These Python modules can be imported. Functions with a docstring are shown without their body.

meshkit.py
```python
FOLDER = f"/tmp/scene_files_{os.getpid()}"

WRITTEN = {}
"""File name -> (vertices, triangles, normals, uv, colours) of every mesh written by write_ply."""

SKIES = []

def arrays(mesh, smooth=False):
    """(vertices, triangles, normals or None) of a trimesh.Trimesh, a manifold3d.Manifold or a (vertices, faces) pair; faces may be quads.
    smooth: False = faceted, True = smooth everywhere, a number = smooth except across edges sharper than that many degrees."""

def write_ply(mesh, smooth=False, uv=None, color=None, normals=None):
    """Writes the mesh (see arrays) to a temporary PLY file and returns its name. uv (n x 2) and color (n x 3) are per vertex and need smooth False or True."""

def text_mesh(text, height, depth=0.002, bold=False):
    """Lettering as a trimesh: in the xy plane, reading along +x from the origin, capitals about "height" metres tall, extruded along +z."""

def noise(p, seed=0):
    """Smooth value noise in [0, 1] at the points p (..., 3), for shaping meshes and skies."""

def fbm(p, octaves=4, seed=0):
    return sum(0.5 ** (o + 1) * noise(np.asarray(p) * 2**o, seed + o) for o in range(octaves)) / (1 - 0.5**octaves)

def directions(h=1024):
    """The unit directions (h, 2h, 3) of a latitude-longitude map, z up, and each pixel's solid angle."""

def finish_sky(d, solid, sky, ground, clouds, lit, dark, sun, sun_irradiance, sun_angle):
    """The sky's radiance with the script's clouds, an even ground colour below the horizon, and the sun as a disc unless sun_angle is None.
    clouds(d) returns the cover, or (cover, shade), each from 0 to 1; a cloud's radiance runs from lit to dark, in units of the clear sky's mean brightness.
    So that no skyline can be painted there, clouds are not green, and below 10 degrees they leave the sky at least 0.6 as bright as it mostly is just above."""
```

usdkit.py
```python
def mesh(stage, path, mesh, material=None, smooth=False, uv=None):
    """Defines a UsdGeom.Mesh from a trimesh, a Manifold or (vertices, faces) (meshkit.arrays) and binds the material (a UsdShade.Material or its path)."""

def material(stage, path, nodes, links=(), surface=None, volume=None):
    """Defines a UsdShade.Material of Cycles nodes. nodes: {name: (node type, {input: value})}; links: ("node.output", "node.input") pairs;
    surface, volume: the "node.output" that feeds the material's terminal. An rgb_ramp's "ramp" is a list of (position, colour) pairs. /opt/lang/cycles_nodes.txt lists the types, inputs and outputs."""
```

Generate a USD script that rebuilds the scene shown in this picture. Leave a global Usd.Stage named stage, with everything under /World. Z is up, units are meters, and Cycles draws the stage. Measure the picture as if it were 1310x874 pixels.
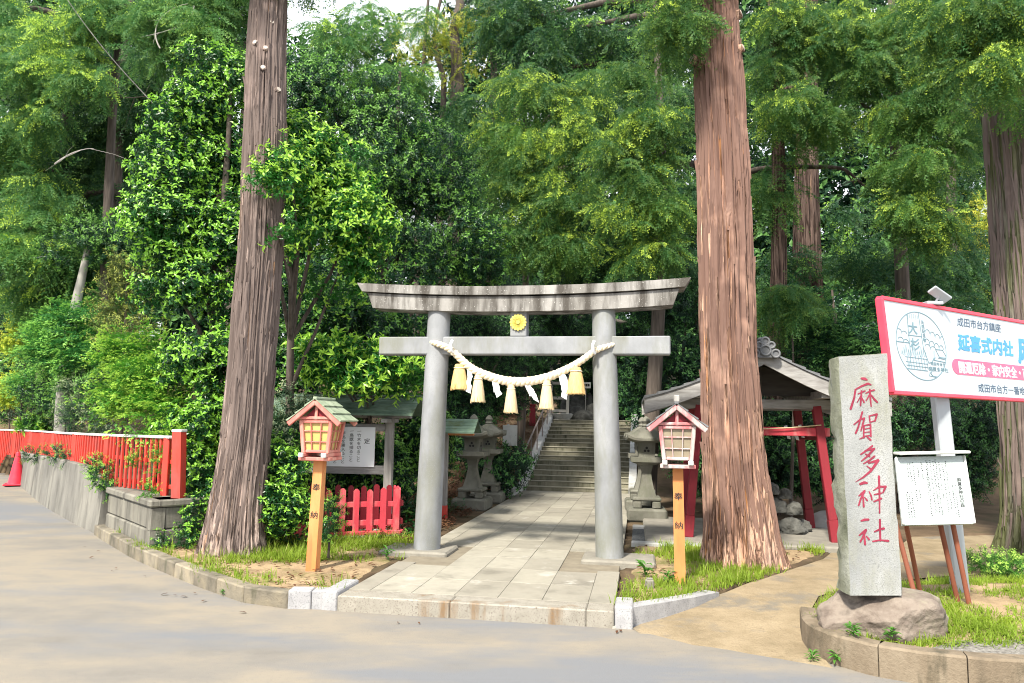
import math, glob, numpy as np, trimesh, manifold3d, usdkit, meshkit
from scipy.spatial import Delaunay, ConvexHull
from shapely.geometry import Polygon, Point, LineString, MultiPoint, box as sbox
from shapely.ops import unary_union
from shapely import contains_xy, affinity
from pxr import Usd, UsdGeom, UsdLux, UsdShade, Gf, Sdf, Vt

stage = Usd.Stage.CreateInMemory()
UsdGeom.SetStageUpAxis(stage, 'Z'); UsdGeom.SetStageMetersPerUnit(stage, 1.0)
UsdGeom.Xform.Define(stage, '/World'); UsdGeom.Scope.Define(stage, '/World/Looks')
rng = np.random.default_rng(11)

# ------------------------------------------------------------------ camera, sky, sun, exposure
EYE, PITCH, ROLL, FPX = 1.6, math.radians(6.1), math.radians(0.9), 960.0
EXPOSURE, SKY, SUN, SUN_ANGLE = 1.95, 0.10, 0.62, 6.0
SUN_DIR = np.array([-0.30, -0.60, 0.74]); SUN_DIR /= np.linalg.norm(SUN_DIR)
_f = np.array([0, math.cos(PITCH), math.sin(PITCH)]); _r0 = np.array([1.0, 0, 0]); _u0 = np.cross(_r0, _f)
_r = math.cos(ROLL)*_r0 + math.sin(ROLL)*_u0; _u = -math.sin(ROLL)*_r0 + math.cos(ROLL)*_u0
cam = UsdGeom.Camera.Define(stage, '/World/camera')
cam.AddTransformOp().Set(Gf.Matrix4d(*_r, 0, *_u, 0, *(-_f), 0, 0, 0, EYE, 1))
cam.CreateHorizontalApertureAttr(36.0); cam.CreateVerticalApertureAttr(36.0*683/1024)
cam.CreateFocalLengthAttr(36.0*FPX/1310); cam.CreateExposureAttr(EXPOSURE)
cam.CreateFStopAttr(0.0); cam.CreateClippingRangeAttr(Gf.Vec2f(0.1, 2000))

def ray(px, py):
    return _f + _r*(px-655)/FPX + _u*(437-py)/FPX
def at(px, py, Y):
    d = ray(px, py); return np.array([0, 0, EYE]) + d*(Y/d[1])
def G(px, py, z=0.0):
    d = ray(px, py); return np.array([0, 0, EYE]) + d*((z-EYE)/d[2])

usdkit.material(stage, '/World/Looks/sky_look', {
    'sky': ('sky_texture', {'sky_type': 'single_scattering', 'sun_disc': False, 'sun_elevation': math.asin(SUN_DIR[2]),
                            'sun_rotation': math.atan2(SUN_DIR[0], SUN_DIR[1]), 'aerosol_density': 2.0}),
    'tc': ('texture_coordinate', {}), 'mp': ('mapping', {'scale': (1.2, 1.2, 2.6)}),
    'n': ('noise_texture', {'scale': 2.2, 'detail': 6.0, 'roughness': 0.55}),
    'ramp': ('rgb_ramp', {'ramp': [(0.25, (0.55, 0.55, 0.55)), (0.6, (0.97, 0.97, 0.97))]}),
    'mix': ('mix_color', {'b': (5.0, 5.1, 5.25)}),
    'bg': ('background_shader', {'strength': SKY})},
    [('tc.generated', 'mp.vector'), ('mp.vector', 'n.vector'), ('n.fac', 'ramp.fac'), ('ramp.color', 'mix.fac'),
     ('sky.color', 'mix.a'), ('mix.result', 'bg.color')], surface='bg.background')
dome = UsdLux.DomeLight.Define(stage, '/World/sky')
UsdShade.MaterialBindingAPI.Apply(dome.GetPrim()).Bind(UsdShade.Material.Get(stage, '/World/Looks/sky_look'))
sun = UsdLux.DistantLight.Define(stage, '/World/sun')
sun.CreateIntensityAttr(SUN); sun.CreateAngleAttr(SUN_ANGLE); sun.CreateColorAttr(Gf.Vec3f(1.0, 0.93, 0.80))
sun.GetPrim().CreateAttribute('inputs:normalize', Sdf.ValueTypeNames.Bool).Set(True)
_z = SUN_DIR; _x = np.cross([0, 1, 0.01], _z); _x /= np.linalg.norm(_x); _y = np.cross(_z, _x)
sun.AddTransformOp().Set(Gf.Matrix4d(*_x, 0, *_y, 0, *_z, 0, 0, 0, 30, 1))

# ------------------------------------------------------------------ materials
def mat(name, stops, scale=3.0, stretch=(1, 1, 1), detail=5.0, rough=0.7, bump=0.0, bscale=30.0, bstretch=(1, 1, 1), spec=0.4,
        speck=None, island=0.0, stain=None, metallic=0.0, distort=0.0, nrough=0.6, lo=0.3, hi=0.7, coords='position', bdist=0.02):
    """stops: colours low..high of a noise; speck: (scale, colour, threshold); stain: (scale, stretch, colour, low, high)"""
    path = '/World/Looks/' + name
    c = [np.asarray(s, float) for s in stops]
    if len(c) == 1: c = [c[0]*0.85, c[0]*1.12]
    n = {'g': ('geometry', {}), 'm': ('mapping', {'scale': stretch}),
         'n': ('noise_texture', {'scale': scale, 'detail': detail, 'roughness': nrough, 'distortion': distort}),
         'r': ('rgb_ramp', {'ramp': list(zip(np.linspace(lo, hi, len(c)), c))}),
         'p': ('principled_bsdf', {'roughness': rough, 'specular_ior_level': spec, 'metallic': metallic})}
    src = 'g.position'
    L = []
    if coords == 'object':
        n['tc'] = ('texture_coordinate', {}); src = 'tc.object'
    L += [(src, 'm.vector'), ('m.vector', 'n.vector'), ('n.fac', 'r.fac')]
    out = 'r.color'
    if stain:
        sc, st, col, a, b = stain
        n['sm'] = ('mapping', {'scale': st, 'location': (3.1, 7.7, 1.3)}); n['sn'] = ('noise_texture', {'scale': sc, 'detail': 6.0, 'roughness': 0.65})
        n['sr'] = ('rgb_ramp', {'ramp': [(a, (0, 0, 0)), (b, (1, 1, 1))]}); n['sx'] = ('mix_color', {'b': col})
        L += [(src, 'sm.vector'), ('sm.vector', 'sn.vector'), ('sn.fac', 'sr.fac'), ('sr.color', 'sx.fac'), (out, 'sx.a')]; out = 'sx.result'
    if speck:
        sc, col, th = speck
        n['kn'] = ('noise_texture', {'scale': sc, 'detail': 2.0, 'roughness': 0.8})
        n['kr'] = ('rgb_ramp', {'ramp': [(th, (0, 0, 0)), (th+0.06, (1, 1, 1))]}); n['kx'] = ('mix_color', {'b': col})
        L += [(src, 'kn.vector'), ('kn.fac', 'kr.fac'), ('kr.color', 'kx.fac'), (out, 'kx.a')]; out = 'kx.result'
    if island:
        n['oi'] = ('object_info', {}); n['mr'] = ('map_range', {'from_min': 0.0, 'from_max': 1.0, 'to_min': 1-island, 'to_max': 1+island})
        n['hv'] = ('hsv', {'hue': 0.5, 'saturation': 1.0, 'fac': 1.0})
        n['wn'] = ('white_noise_texture', {'dimensions': '3D'})
        L += [('oi.location', 'wn.vector'), ('wn.value', 'mr.value'), ('mr.result', 'hv.value'), (out, 'hv.color')]; out = 'hv.color'
    L.append((out, 'p.base_color'))
    if bump:
        n['bm'] = ('mapping', {'scale': bstretch}); n['bn'] = ('noise_texture', {'scale': bscale, 'detail': 6.0, 'roughness': 0.65})
        n['b'] = ('bump', {'strength': bump, 'distance': bdist})
        L += [(src, 'bm.vector'), ('bm.vector', 'bn.vector'), ('bn.fac', 'b.height'), ('b.normal', 'p.normal')]
    return usdkit.material(stage, path, n, L, surface='p.BSDF')

def leafmat(name, dark, mid, lite, rough=0.4, trans=0.3, tip=None, nscale=0.8, spec=0.5, lo=0.3, hi=0.7, dead=None):
    """Leaves: colour from a slow noise in space plus a value of each leaf's own; tip: colour of new growth, and of sunlit bough tops on conifers, where the mesh attribute tip is 1."""
    n = {'g': ('geometry', {}), 'n': ('noise_texture', {'scale': nscale, 'detail': 3.0}),
         'a': ('math', {'math_type': 'multiply_add', 'value2': 0.45, 'value3': 0.0}), 'b': ('math', {'math_type': 'multiply_add', 'value2': 0.55}),
         'r': ('rgb_ramp', {'ramp': [(lo, dark), ((lo+hi)/2, mid), (hi, lite)] + ([(0.93, lite), (0.96, dead)] if dead else [])}),
         'p': ('principled_bsdf', {'roughness': rough, 'specular_ior_level': spec}), 't': ('translucent_bsdf', {}), 'x': ('mix_closure', {'fac': trans})}
    L = [('g.position', 'n.vector'), ('g.random_per_island', 'a.value1'), ('n.fac', 'b.value1'), ('a.value', 'b.value3'), ('b.value', 'r.fac')]
    out = 'r.color'
    if tip is not None:
        n['at'] = ('attribute', {'attribute': 'tip'}); n['tm'] = ('mix_color', {'b': tip})
        L += [('at.fac', 'tm.fac'), (out, 'tm.a')]; out = 'tm.result'
    L += [(out, 'p.base_color'), (out, 't.color'), ('p.BSDF', 'x.closure1'), ('t.BSDF', 'x.closure2')]
    return usdkit.material(stage, '/World/Looks/'+name, n, L, surface='x.closure')

# ------------------------------------------------------------------ mesh helpers; a mesh is (vertices, triangles)
def arr(m):
    v, f, _ = meshkit.arrays(m); return np.asarray(v, float), np.asarray(f, int)
def cat(ms):
    vs, fs, k = [], [], 0
    for m in ms:
        v, f = arr(m); vs.append(v); fs.append(f+k); k += len(v)
    return np.vstack(vs), np.vstack(fs)
def xf(m, R=None, t=None):
    v, f = arr(m)
    if R is not None: v = v @ np.asarray(R, float).T
    if t is not None: v = v + np.asarray(t, float)
    return v, f
def rz(a):
    c, s = math.cos(a), math.sin(a); return np.array([[c, -s, 0], [s, c, 0], [0, 0, 1.0]])
def hull(pts):
    pts = np.asarray(pts, float); h = trimesh.convex.convex_hull(pts); return np.array(h.vertices), np.array(h.faces)
def cbox(sx, sy, sz, ch=0.008):
    """box with chamfered edges, centred"""
    ch = min(ch, 0.45*min(sx, sy, sz)); P = []
    for a in (-1, 1):
        for b in (-1, 1):
            for c in (-1, 1):
                x, y, z = a*sx/2, b*sy/2, c*sz/2
                P += [(x-a*ch, y-b*ch, z), (x-a*ch, y, z-c*ch), (x, y-b*ch, z-c*ch)]
    return hull(P)
def bx(x0, x1, y0, y1, z0, z1, ch=0.006):
    return xf(cbox(x1-x0, y1-y0, z1-z0, ch), None, ((x0+x1)/2, (y0+y1)/2, (z0+z1)/2))
def beam(p0, p1, w, h, up=(0, 0, 1), ch=0.006, w1=None, h1=None):
    """bar of width w (sideways) and height h (along up) from p0 to p1"""
    p0, p1 = np.asarray(p0, float), np.asarray(p1, float); d = p1-p0; L = np.linalg.norm(d); d /= L
    s = np.cross(d, up); s /= np.linalg.norm(s); u = np.cross(s, d); w1 = w1 or w; h1 = h1 or h; P = []
    ch = min(ch, 0.4*min(w, h, w1, h1, L))
    for k, ww, hh in ((0, w, h), (1, w1, h1)):
        e = p0 if k == 0 else p1; dd = 1 if k == 0 else -1
        for a in (-1, 1):
            for b in (-1, 1):
                x, y = a*ww/2, b*hh/2
                P += [e+s*(x-a*ch)+u*(y-b*ch), e+d*dd*ch+s*x+u*(y-b*ch), e+d*dd*ch+s*(x-a*ch)+u*y]
    return hull(P)
def tube(pts, rad, n=8, cap=True):
    p = np.asarray(pts, float); rad = np.broadcast_to(np.asarray(rad, float), (len(p),))
    t = np.gradient(p, axis=0); t /= np.linalg.norm(t, axis=1, keepdims=True)+1e-12
    a = np.cross(t[0], [0, 0, 1.0] if abs(t[0][2]) < 0.9 else [1.0, 0, 0]); a /= np.linalg.norm(a); A = []
    for k in range(len(p)):
        a = a - t[k]*(a@t[k]); a /= np.linalg.norm(a); A.append(a)
    A = np.array(A); B = np.cross(t, A); w = np.arange(n)*2*math.pi/n
    v = (p[:, None] + rad[:, None, None]*(np.cos(w)[None, :, None]*A[:, None]+np.sin(w)[None, :, None]*B[:, None])).reshape(-1, 3)
    i, j = np.meshgrid(np.arange(len(p)-1), np.arange(n), indexing='ij')
    q = np.stack([i*n+j, i*n+(j+1) % n, (i+1)*n+(j+1) % n, (i+1)*n+j], -1).reshape(-1, 4)
    f = np.vstack([q[:, [0, 1, 2]], q[:, [0, 2, 3]]])
    if cap:
        v = np.vstack([v, p[:1], p[-1:]]); k = len(v); l = (len(p)-1)*n; j = np.arange(n)
        f = np.vstack([f, np.stack([np.full(n, k-2), (j+1) % n, j], 1), np.stack([np.full(n, k-1), l+j, l+(j+1) % n], 1)])
    return v, f
def lathe(prof, n=32, square=False):
    """prof: (radius, z) from bottom to top"""
    return tube_z(prof, n)
def tube_z(prof, n, phase=0.0):
    prof = np.asarray(prof, float); w = np.arange(n)*2*math.pi/n+phase
    v = np.stack([prof[:, :1]*np.cos(w), prof[:, :1]*np.sin(w), np.repeat(prof[:, 1:], n, 1)], -1).reshape(-1, 3)
    i, j = np.meshgrid(np.arange(len(prof)-1), np.arange(n), indexing='ij')
    q = np.stack([i*n+j, i*n+(j+1) % n, (i+1)*n+(j+1) % n, (i+1)*n+j], -1).reshape(-1, 4)
    f = np.vstack([q[:, [0, 1, 2]], q[:, [0, 2, 3]]]); k = len(v)
    v = np.vstack([v, [[0, 0, prof[0, 1]]], [[0, 0, prof[-1, 1]]]]); j = np.arange(n); l = (len(prof)-1)*n
    return v, np.vstack([f, np.stack([np.full(n, k), (j+1) % n, j], 1), np.stack([np.full(n, k+1), l+j, l+(j+1) % n], 1)])
def prism(poly, O, ex, ey, ez, depth):
    """shapely polygon(s) in the plane O + x ex + y ey, extruded by depth along ez"""
    O, ex, ey, ez = (np.asarray(a, float) for a in (O, ex, ey, ez)); out = []
    for g in (poly.geoms if hasattr(poly, 'geoms') else [poly]):
        if g.is_empty or g.area < 1e-9: continue
        m = trimesh.creation.extrude_polygon(g, depth, engine='earcut'); v = np.array(m.vertices)
        out.append((O+v[:, :1]*ex+v[:, 1:2]*ey+v[:, 2:]*ez, np.array(m.faces)))
    return cat(out)
def rock(seed, size, sub=3, amp=0.28, flat=0.35):
    m = trimesh.creation.icosphere(subdivisions=sub); v = np.array(m.vertices)
    r = np.random.default_rng(seed); pl = r.normal(size=(9, 3)); pl /= np.linalg.norm(pl, axis=1, keepdims=True); d = r.uniform(0.72, 0.95, 9)
    k = np.ones(len(v))
    for q, dd in zip(pl, d): k = np.minimum(k, dd/np.maximum(v@q, 1e-3))
    k *= 1+amp*(meshkit.fbm(v*1.6+seed*3.1, 4, seed)-0.5)*1.3
    v = v*k[:, None]; v[:, 2] = np.maximum(v[:, 2], -flat); v = v*np.asarray(size)/2
    v[:, 2] -= v[:, 2].min(); return v, np.array(m.faces)
def sm(a, b, x):
    t = np.clip((np.asarray(x, float)-a)/(b-a), 0, 1); return t*t*(3-2*t)

# ------------------------------------------------------------------ prims
_count = {}
def _path(parent, name):
    k = f'{parent}/{name}'; n = _count.get(k, 0); _count[k] = n+1
    return k if n == 0 else f'{k}_{n:03d}'
def data(prim, **kw):
    for k, v in kw.items():
        if v: prim.SetCustomDataByKey(k, v)
class Thing:
    """an Xform at the thing's base; its parts follow as meshes in the thing's frame"""
    def __init__(s, name, label=None, cat=None, loc=(0, 0, 0), group=None, kind=None):
        s.path = _path('/World', name); s.loc = np.asarray(loc, float)
        x = UsdGeom.Xform.Define(stage, s.path); x.AddTranslateOp().Set(Gf.Vec3d(*map(float, s.loc))); s.prim = x.GetPrim()
        data(s.prim, label=label, category=cat, group=group, kind=kind)
    def part(s, name, m, material, smooth=False, under=None, label=None, kind=None, attr=None):
        p = _path(under or s.path, name); v, f = arr(m)
        usdkit.mesh(stage, p, (v-s.loc, f), material, smooth)
        if label or kind: data(stage.GetPrimAtPath(p), label=label, kind=kind)
        return p
def single(name, m, material, smooth=False, label=None, cat=None, group=None, kind=None, attrs=None):
    p = _path('/World', name); pr = usdkit.mesh(stage, p, m, material, smooth)
    data(pr.GetPrim(), label=label, category=cat, group=group, kind=kind)
    for k, a in (attrs or {}).items():
        UsdGeom.PrimvarsAPI(pr).CreatePrimvar(k, Sdf.ValueTypeNames.FloatArray, 'vertex').Set(Vt.FloatArray.FromNumpy(np.asarray(a, np.float32)))
    return p
def copy(src, loc, rot, label, group=None):
    was = src.prim.GetCustomData(); p = _path('/World', src.path.split('/')[-1])
    x = UsdGeom.Xform.Define(stage, p); pr = x.GetPrim()
    pr.GetReferences().AddInternalReference(src.path)
    x.ClearXformOpOrder(); x.AddTranslateOp().Set(Gf.Vec3d(*map(float, loc))); x.AddRotateZOp().Set(math.degrees(rot))
    data(pr, label=label, category=was.get('category'), group=group or was.get('group')); pr.SetInstanceable(True)
def quats(R):
    """(n,3,3) rotations (columns are axes) -> list of Gf.Quath"""
    from scipy.spatial.transform import Rotation
    q = Rotation.from_matrix(R).as_quat()
    return Vt.QuathArray([Gf.Quath(float(a[3]), float(a[0]), float(a[1]), float(a[2])) for a in q])
def scatter(path, protos, material, pos, R, scale, idx):
    """PointInstancer; protos: list of (vertices, triangles, tip or None, material or None)"""
    pi = UsdGeom.PointInstancer.Define(stage, path); targets = []
    used = sorted(set(int(i) for i in idx)); remap = {u: k for k, u in enumerate(used)}
    for u in used:
        v, f, tip, mm = protos[u]; p = f'{path}/sprig_{u:03d}'
        m = usdkit.mesh(stage, p, (v, f), mm or material)
        if tip is not None: UsdGeom.PrimvarsAPI(m).CreatePrimvar('tip', Sdf.ValueTypeNames.FloatArray, 'vertex').Set(Vt.FloatArray.FromNumpy(np.asarray(tip, np.float32)))
        targets.append(p)
    pi.CreatePrototypesRel().SetTargets(targets)
    pi.CreatePositionsAttr(Vt.Vec3fArray.FromNumpy(np.asarray(pos, np.float32)))
    pi.CreateOrientationsAttr(quats(R))
    sc = np.asarray(scale, np.float32); sc = np.repeat(sc[:, None], 3, 1) if sc.ndim == 1 else sc
    pi.CreateScalesAttr(Vt.Vec3fArray.FromNumpy(sc))
    pi.CreateProtoIndicesAttr(Vt.IntArray.FromNumpy(np.array([remap[int(i)] for i in idx], np.int32)))
    return pi.GetPrim()
def frames(z, r):
    """rotations whose third column is z, spun at random"""
    z = z/np.linalg.norm(z, axis=1, keepdims=True); a = r.normal(size=z.shape)
    x = np.cross(a, z); x /= np.linalg.norm(x, axis=1, keepdims=True); return np.stack([x, np.cross(z, x), z], -1)

# ------------------------------------------------------------------ lettering
from PIL import Image, ImageDraw, ImageFont
_font = ImageFont.truetype(glob.glob('/opt/blender-*/*/datafiles/fonts/Noto Sans CJK*.woff2')[0], 64)
_gl = {}
def glyph(ch, bold=0):
    """one character as a shapely shape in the unit square"""
    if (ch, bold) not in _gl:
        im = Image.new('L', (84, 84)); ImageDraw.Draw(im).text((10, 62), ch, 255, _font, anchor='ls', stroke_width=bold)
        on = np.pad(np.asarray(im) > 110, ((0, 0), (1, 1))).astype(np.int8)
        rr, st = np.nonzero(np.diff(on, axis=1) == 1); en = np.nonzero(np.diff(on, axis=1) == -1)[1]
        g = unary_union([sbox(a, -y-1, b, -y) for y, a, b in zip(rr, st, en)]).buffer(0.6).buffer(-0.6).simplify(0.6)
        _gl[ch, bold] = affinity.affine_transform(g, [1/64, 0, 0, 1/64, -10/64, 62/64+6/64])
    return _gl[ch, bold]
def put(ch, x, y, w, h, bold=0, skew=0.0):
    """a glyph whose box has its lower left corner at (x, y)"""
    return affinity.affine_transform(glyph(ch, bold), [w, 0, skew*h, h, x, y])
def brush(strokes):
    """strokes: (points, widths) drawn with a tapering brush"""
    out = []
    for pts, ws in strokes:
        p = np.asarray(pts, float); ws = np.interp(np.linspace(0, 1, len(p)), np.linspace(0, 1, len(ws)), ws)
        for k in range(len(p)-1):
            out.append(MultiPoint([*Point(p[k]).buffer(ws[k]/2, 4).exterior.coords, *Point(p[k+1]).buffer(ws[k+1]/2, 4).exterior.coords]).convex_hull)
    return unary_union(out).simplify(0.3)
# ------------------------------------------------------------------ plan
A = math.radians(9.8); O = np.array([0.085, 8.5, 0.0])
E1 = np.array([math.cos(A), -math.sin(A), 0]); E2 = np.array([math.sin(A), math.cos(A), 0]); UP = np.array([0, 0, 1.0])
def P(s, t, z=0.0): return O + s*E1 + t*E2 + z*UP
RA = np.stack([E1, E2, UP], 1)
HALF, T0, TS, NST, RISE, TREAD = 1.15, -2.25, 7.9, 16, 0.097, 0.32
TOPZ = 0.13 + NST*RISE; TT = TS + NST*TREAD
KL = [(-40, 52), (-15.5, 23.0), (-11.58, 17.97), (-8.24, 13.59), (-6.45, 11.42), (-5.48, 10.28), (-5.3, 9.96), (-4.23, 8.66), (-2.91, 7.28), (-2.15, 6.62), (-1.85, 6.52)]
PFL, PFR = P(-HALF, T0)[:2], P(HALF, T0)[:2]
RKERB = [(0.86, 6.16), (1.2, 6.33), (1.55, 6.6), (1.86, 6.93)]
PLANT = [(2.28, 6.05), (2.17, 5.72), (2.14, 5.5), (2.2, 5.28), (2.36, 5.05), (2.6, 4.9), (2.95, 4.78), (3.5, 4.72), (4.6, 4.9), (7, 5.8), (12, 8.5), (40, 26)]
road_line = KL + [tuple(PFL), tuple(PFR)] + RKERB + [(1.86, 6.6), (1.12, 5.98), (1.35, 5.74), (1.7, 5.5), (2.16, 5.26)] + PLANT[3:]
ROAD = Polygon([(-60, 52)] + KL + [tuple(PFL), tuple(PFR), (1.12, 5.98), (1.35, 5.74), (1.7, 5.5), (2.16, 5.26)] + PLANT[3:] + [(60, 26), (60, -30), (-60, -30)]).buffer(0)
DRIVE = Polygon([(1.0, 6.08), (1.06, 5.86), (1.26, 5.62), (1.62, 5.37), (2.14, 5.1), (2.18, 5.5), (2.2, 5.75), (2.3, 6.1), (2.75, 6.9), (3.5, 7.5), (4.6, 7.95), (6.5, 8.4), (9.5, 9.2),
                 (9.5, 11.5), (5.6, 10.6), (4.75, 9.45), (3.95, 9.3), (3.6, 8.75), (3.05, 8.15), (2.5, 7.55), (2.0, 7.05), (1.86, 6.93), (1.55, 6.6), (1.2, 6.33)]).buffer(0.02)
PLANTER = Polygon(PLANT + [(40, 30), (9.5, 9.2), (6.5, 8.4), (4.6, 7.95), (3.5, 7.5), (2.75, 6.9)]).buffer(0)
PAVI = Polygon([(1.85, 9.5), (4.75, 9.42), (4.9, 12.2), (2.0, 12.3)])
BEHIND = Polygon([(-3.62, 9.42), (-4.04, 8.96), (-5.5, 10.62), (-6.36, 11.52), (-8.14, 13.7), (-11.5, 18.1), (-15.4, 23.1), (-40, 52), (-40, 90), (-6, 90), (-3.1, 9.8)])
def st_of(x, y):
    dx, dy = x-O[0], y-O[1]; return dx*E1[0]+dy*E1[1], dx*E2[0]+dy*E2[1]
def H(x, y, cut=True):
    x, y = np.asarray(x, float), np.asarray(y, float); s, t = st_of(x, y)
    h = 0.10 + (TOPZ-0.12)*sm(TS-0.3, TT-0.1, t)
    side = sm(1.3, 4.5, np.abs(s)); h = h + side*0.9*sm(6.0, 16, t) + 2.2*sm(16, 40, t)
    left = contains_xy(BEHIND, x, y).astype(float); h = np.maximum(h, 0.10+0.46*left)
    h = h + 0.05*(meshkit.fbm(np.stack([x*0.9, y*0.9, 0*x], -1), 3, 5)-0.5)*sm(0.4, 1.2, np.abs(s)-HALF+0.3)
    return h
# ------------------------------------------------------------------ materials of the setting
M = {}
M['asphalt'] = mat('asphalt', [(.128, .121, .112), (.168, .156, .138), (.214, .188, .150), (.158, .152, .144)], 0.5, (1, 1.7, 1), 9, 0.85, 0.22, 150, speck=(75, (.12, .112, .10), 0.63),
                   stain=(0.5, (0.4, 1.2, 1), (.138, .143, .153), 0.50, 0.62), spec=.3, nrough=.68)
M['soil'] = mat('soil', [(.045, .032, .02), (.075, .052, .032), (.115, .08, .05), (.06, .044, .026)], 1.6, (1, 1, 1), 8, 0.95, 0.5, 26, speck=(46, (.16, .11, .065), 0.66), spec=.2, stain=(0.8, (1, 1, 1), (.05, .045, .02), .52, .66))
M['verge'] = mat('verge', [(.14, .10, .058), (.22, .16, .095), (.33, .24, .145), (.20, .148, .085)], 2.2, (1, 1, 1), 8, 0.95, 0.5, 40, speck=(60, (.42, .33, .22), 0.63), spec=.2, stain=(1.3, (1, 1, 1), (.12, .115, .04), .53, .66))
M['sand'] = mat('sand', [(.165, .13, .08), (.25, .198, .127), (.31, .25, .165)], 2.4, (1, 1, 1), 9, 0.95, 0.7, 50, speck=(70, (.17, .13, .085), 0.60), spec=.2, stain=(1.3, (1, 1.2, 1), (.17, .15, .12), .57, .66), nrough=.7)
def tilemats():
    out = []
    for k, c in enumerate([(.225, .21, .175), (.255, .24, .20), (.215, .20, .168), (.27, .254, .212)]):
        c = np.array(c); out.append(mat(f'paving_{k}', [c*.72, c, c*1.12, c*.9], 2.6+0.3*k, (1, 1, 1), 8, 0.7, 0.12, 90, speck=(150, c*.62, .64), stain=(2.2+0.3*k, (1, 1, 1), (.36, .345, .31), .60, .70), spec=.35))
    return out
M['tiles'] = tilemats()
M['joint'] = mat('joint', [(.14, .12, .09), (.20, .175, .13)], 8, rough=.95)
M['granite'] = mat('granite', [(.25, .25, .26), (.35, .35, .36)], 9, detail=4, rough=.6, speck=(110, (.12, .12, .13), 0.58), spec=.4)
M['granite_worn'] = mat('granite_worn', [(.20, .185, .155), (.28, .262, .225)], 9, detail=4, rough=.7, speck=(85, (.13, .11, .09), 0.57), stain=(5, (1, 1, .15), (.17, .11, .06), .55, .68))
M['kerbs'] = [mat(f'kerb_{k}', [(.09*g, .08*g, .062*g), (.17*g, .15*g, .115*g), (.24*g, .205*g, .145*g)], 3.2+k, (1, 1, 1), 8, .92, .5, 45, stain=(6, (1, 1, .2), (.06, .06, .035), .55, .7)) for k, g in enumerate((1.0, 1.2, 0.85))]
M['wall'] = mat('wall_concrete', [(.11, .105, .095), (.175, .168, .15), (.24, .23, .20)], 1.4, (1, 1, .55), 7, .9, .25, 40, stain=(3.0, (1, 1, .30), (.075, .072, .062), .48, .72))
M['block'] = [mat(f'block_{k}', [(.085*g, .082*g, .07*g), (.15*g, .143*g, .122*g), (.21*g, .20*g, .165*g)], 2.0+k, (1, 1, .7), 7, .92, .35, 45, stain=(7, (1, 1, .12), (.075, .07, .06), .5, .66)) for k, g in enumerate((1.0, 1.15))]
M['planter'] = mat('planter_concrete', [(.10, .08, .055), (.165, .13, .09), (.22, .18, .13)], 5, (1, 1, .5), 8, .92, .5, 45, stain=(7, (1, 1, .25), (.07, .06, .04), .50, .66))
M['steps'] = [mat(f'step_{k}', [(.13*g, .125*g, .09*g), (.20*g, .19*g, .14*g), (.25*g, .235*g, .18*g)], 2.5+k, (1, 1, .4), 7, .88, .3, 50, stain=(6, (1, 1, .15), (.07, .075, .045), .5, .7)) for k, g in enumerate((1.0, 1.12))]
M['nosing'] = mat('step_nosing', [(.21, .20, .15), (.30, .285, .23)], 6, rough=.85)
M['stringer'] = mat('stringer', [(.30, .30, .29), (.42, .43, .43)], 3, rough=.8, stain=(3, (1, 1, .5), (.18, .18, .16), .5, .7))
M['leaf_litter'] = leafmat('leaf_litter', (.08, .035, .018), (.17, .085, .04), (.30, .17, .08), .8, .1, nscale=2, spec=.2)

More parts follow.
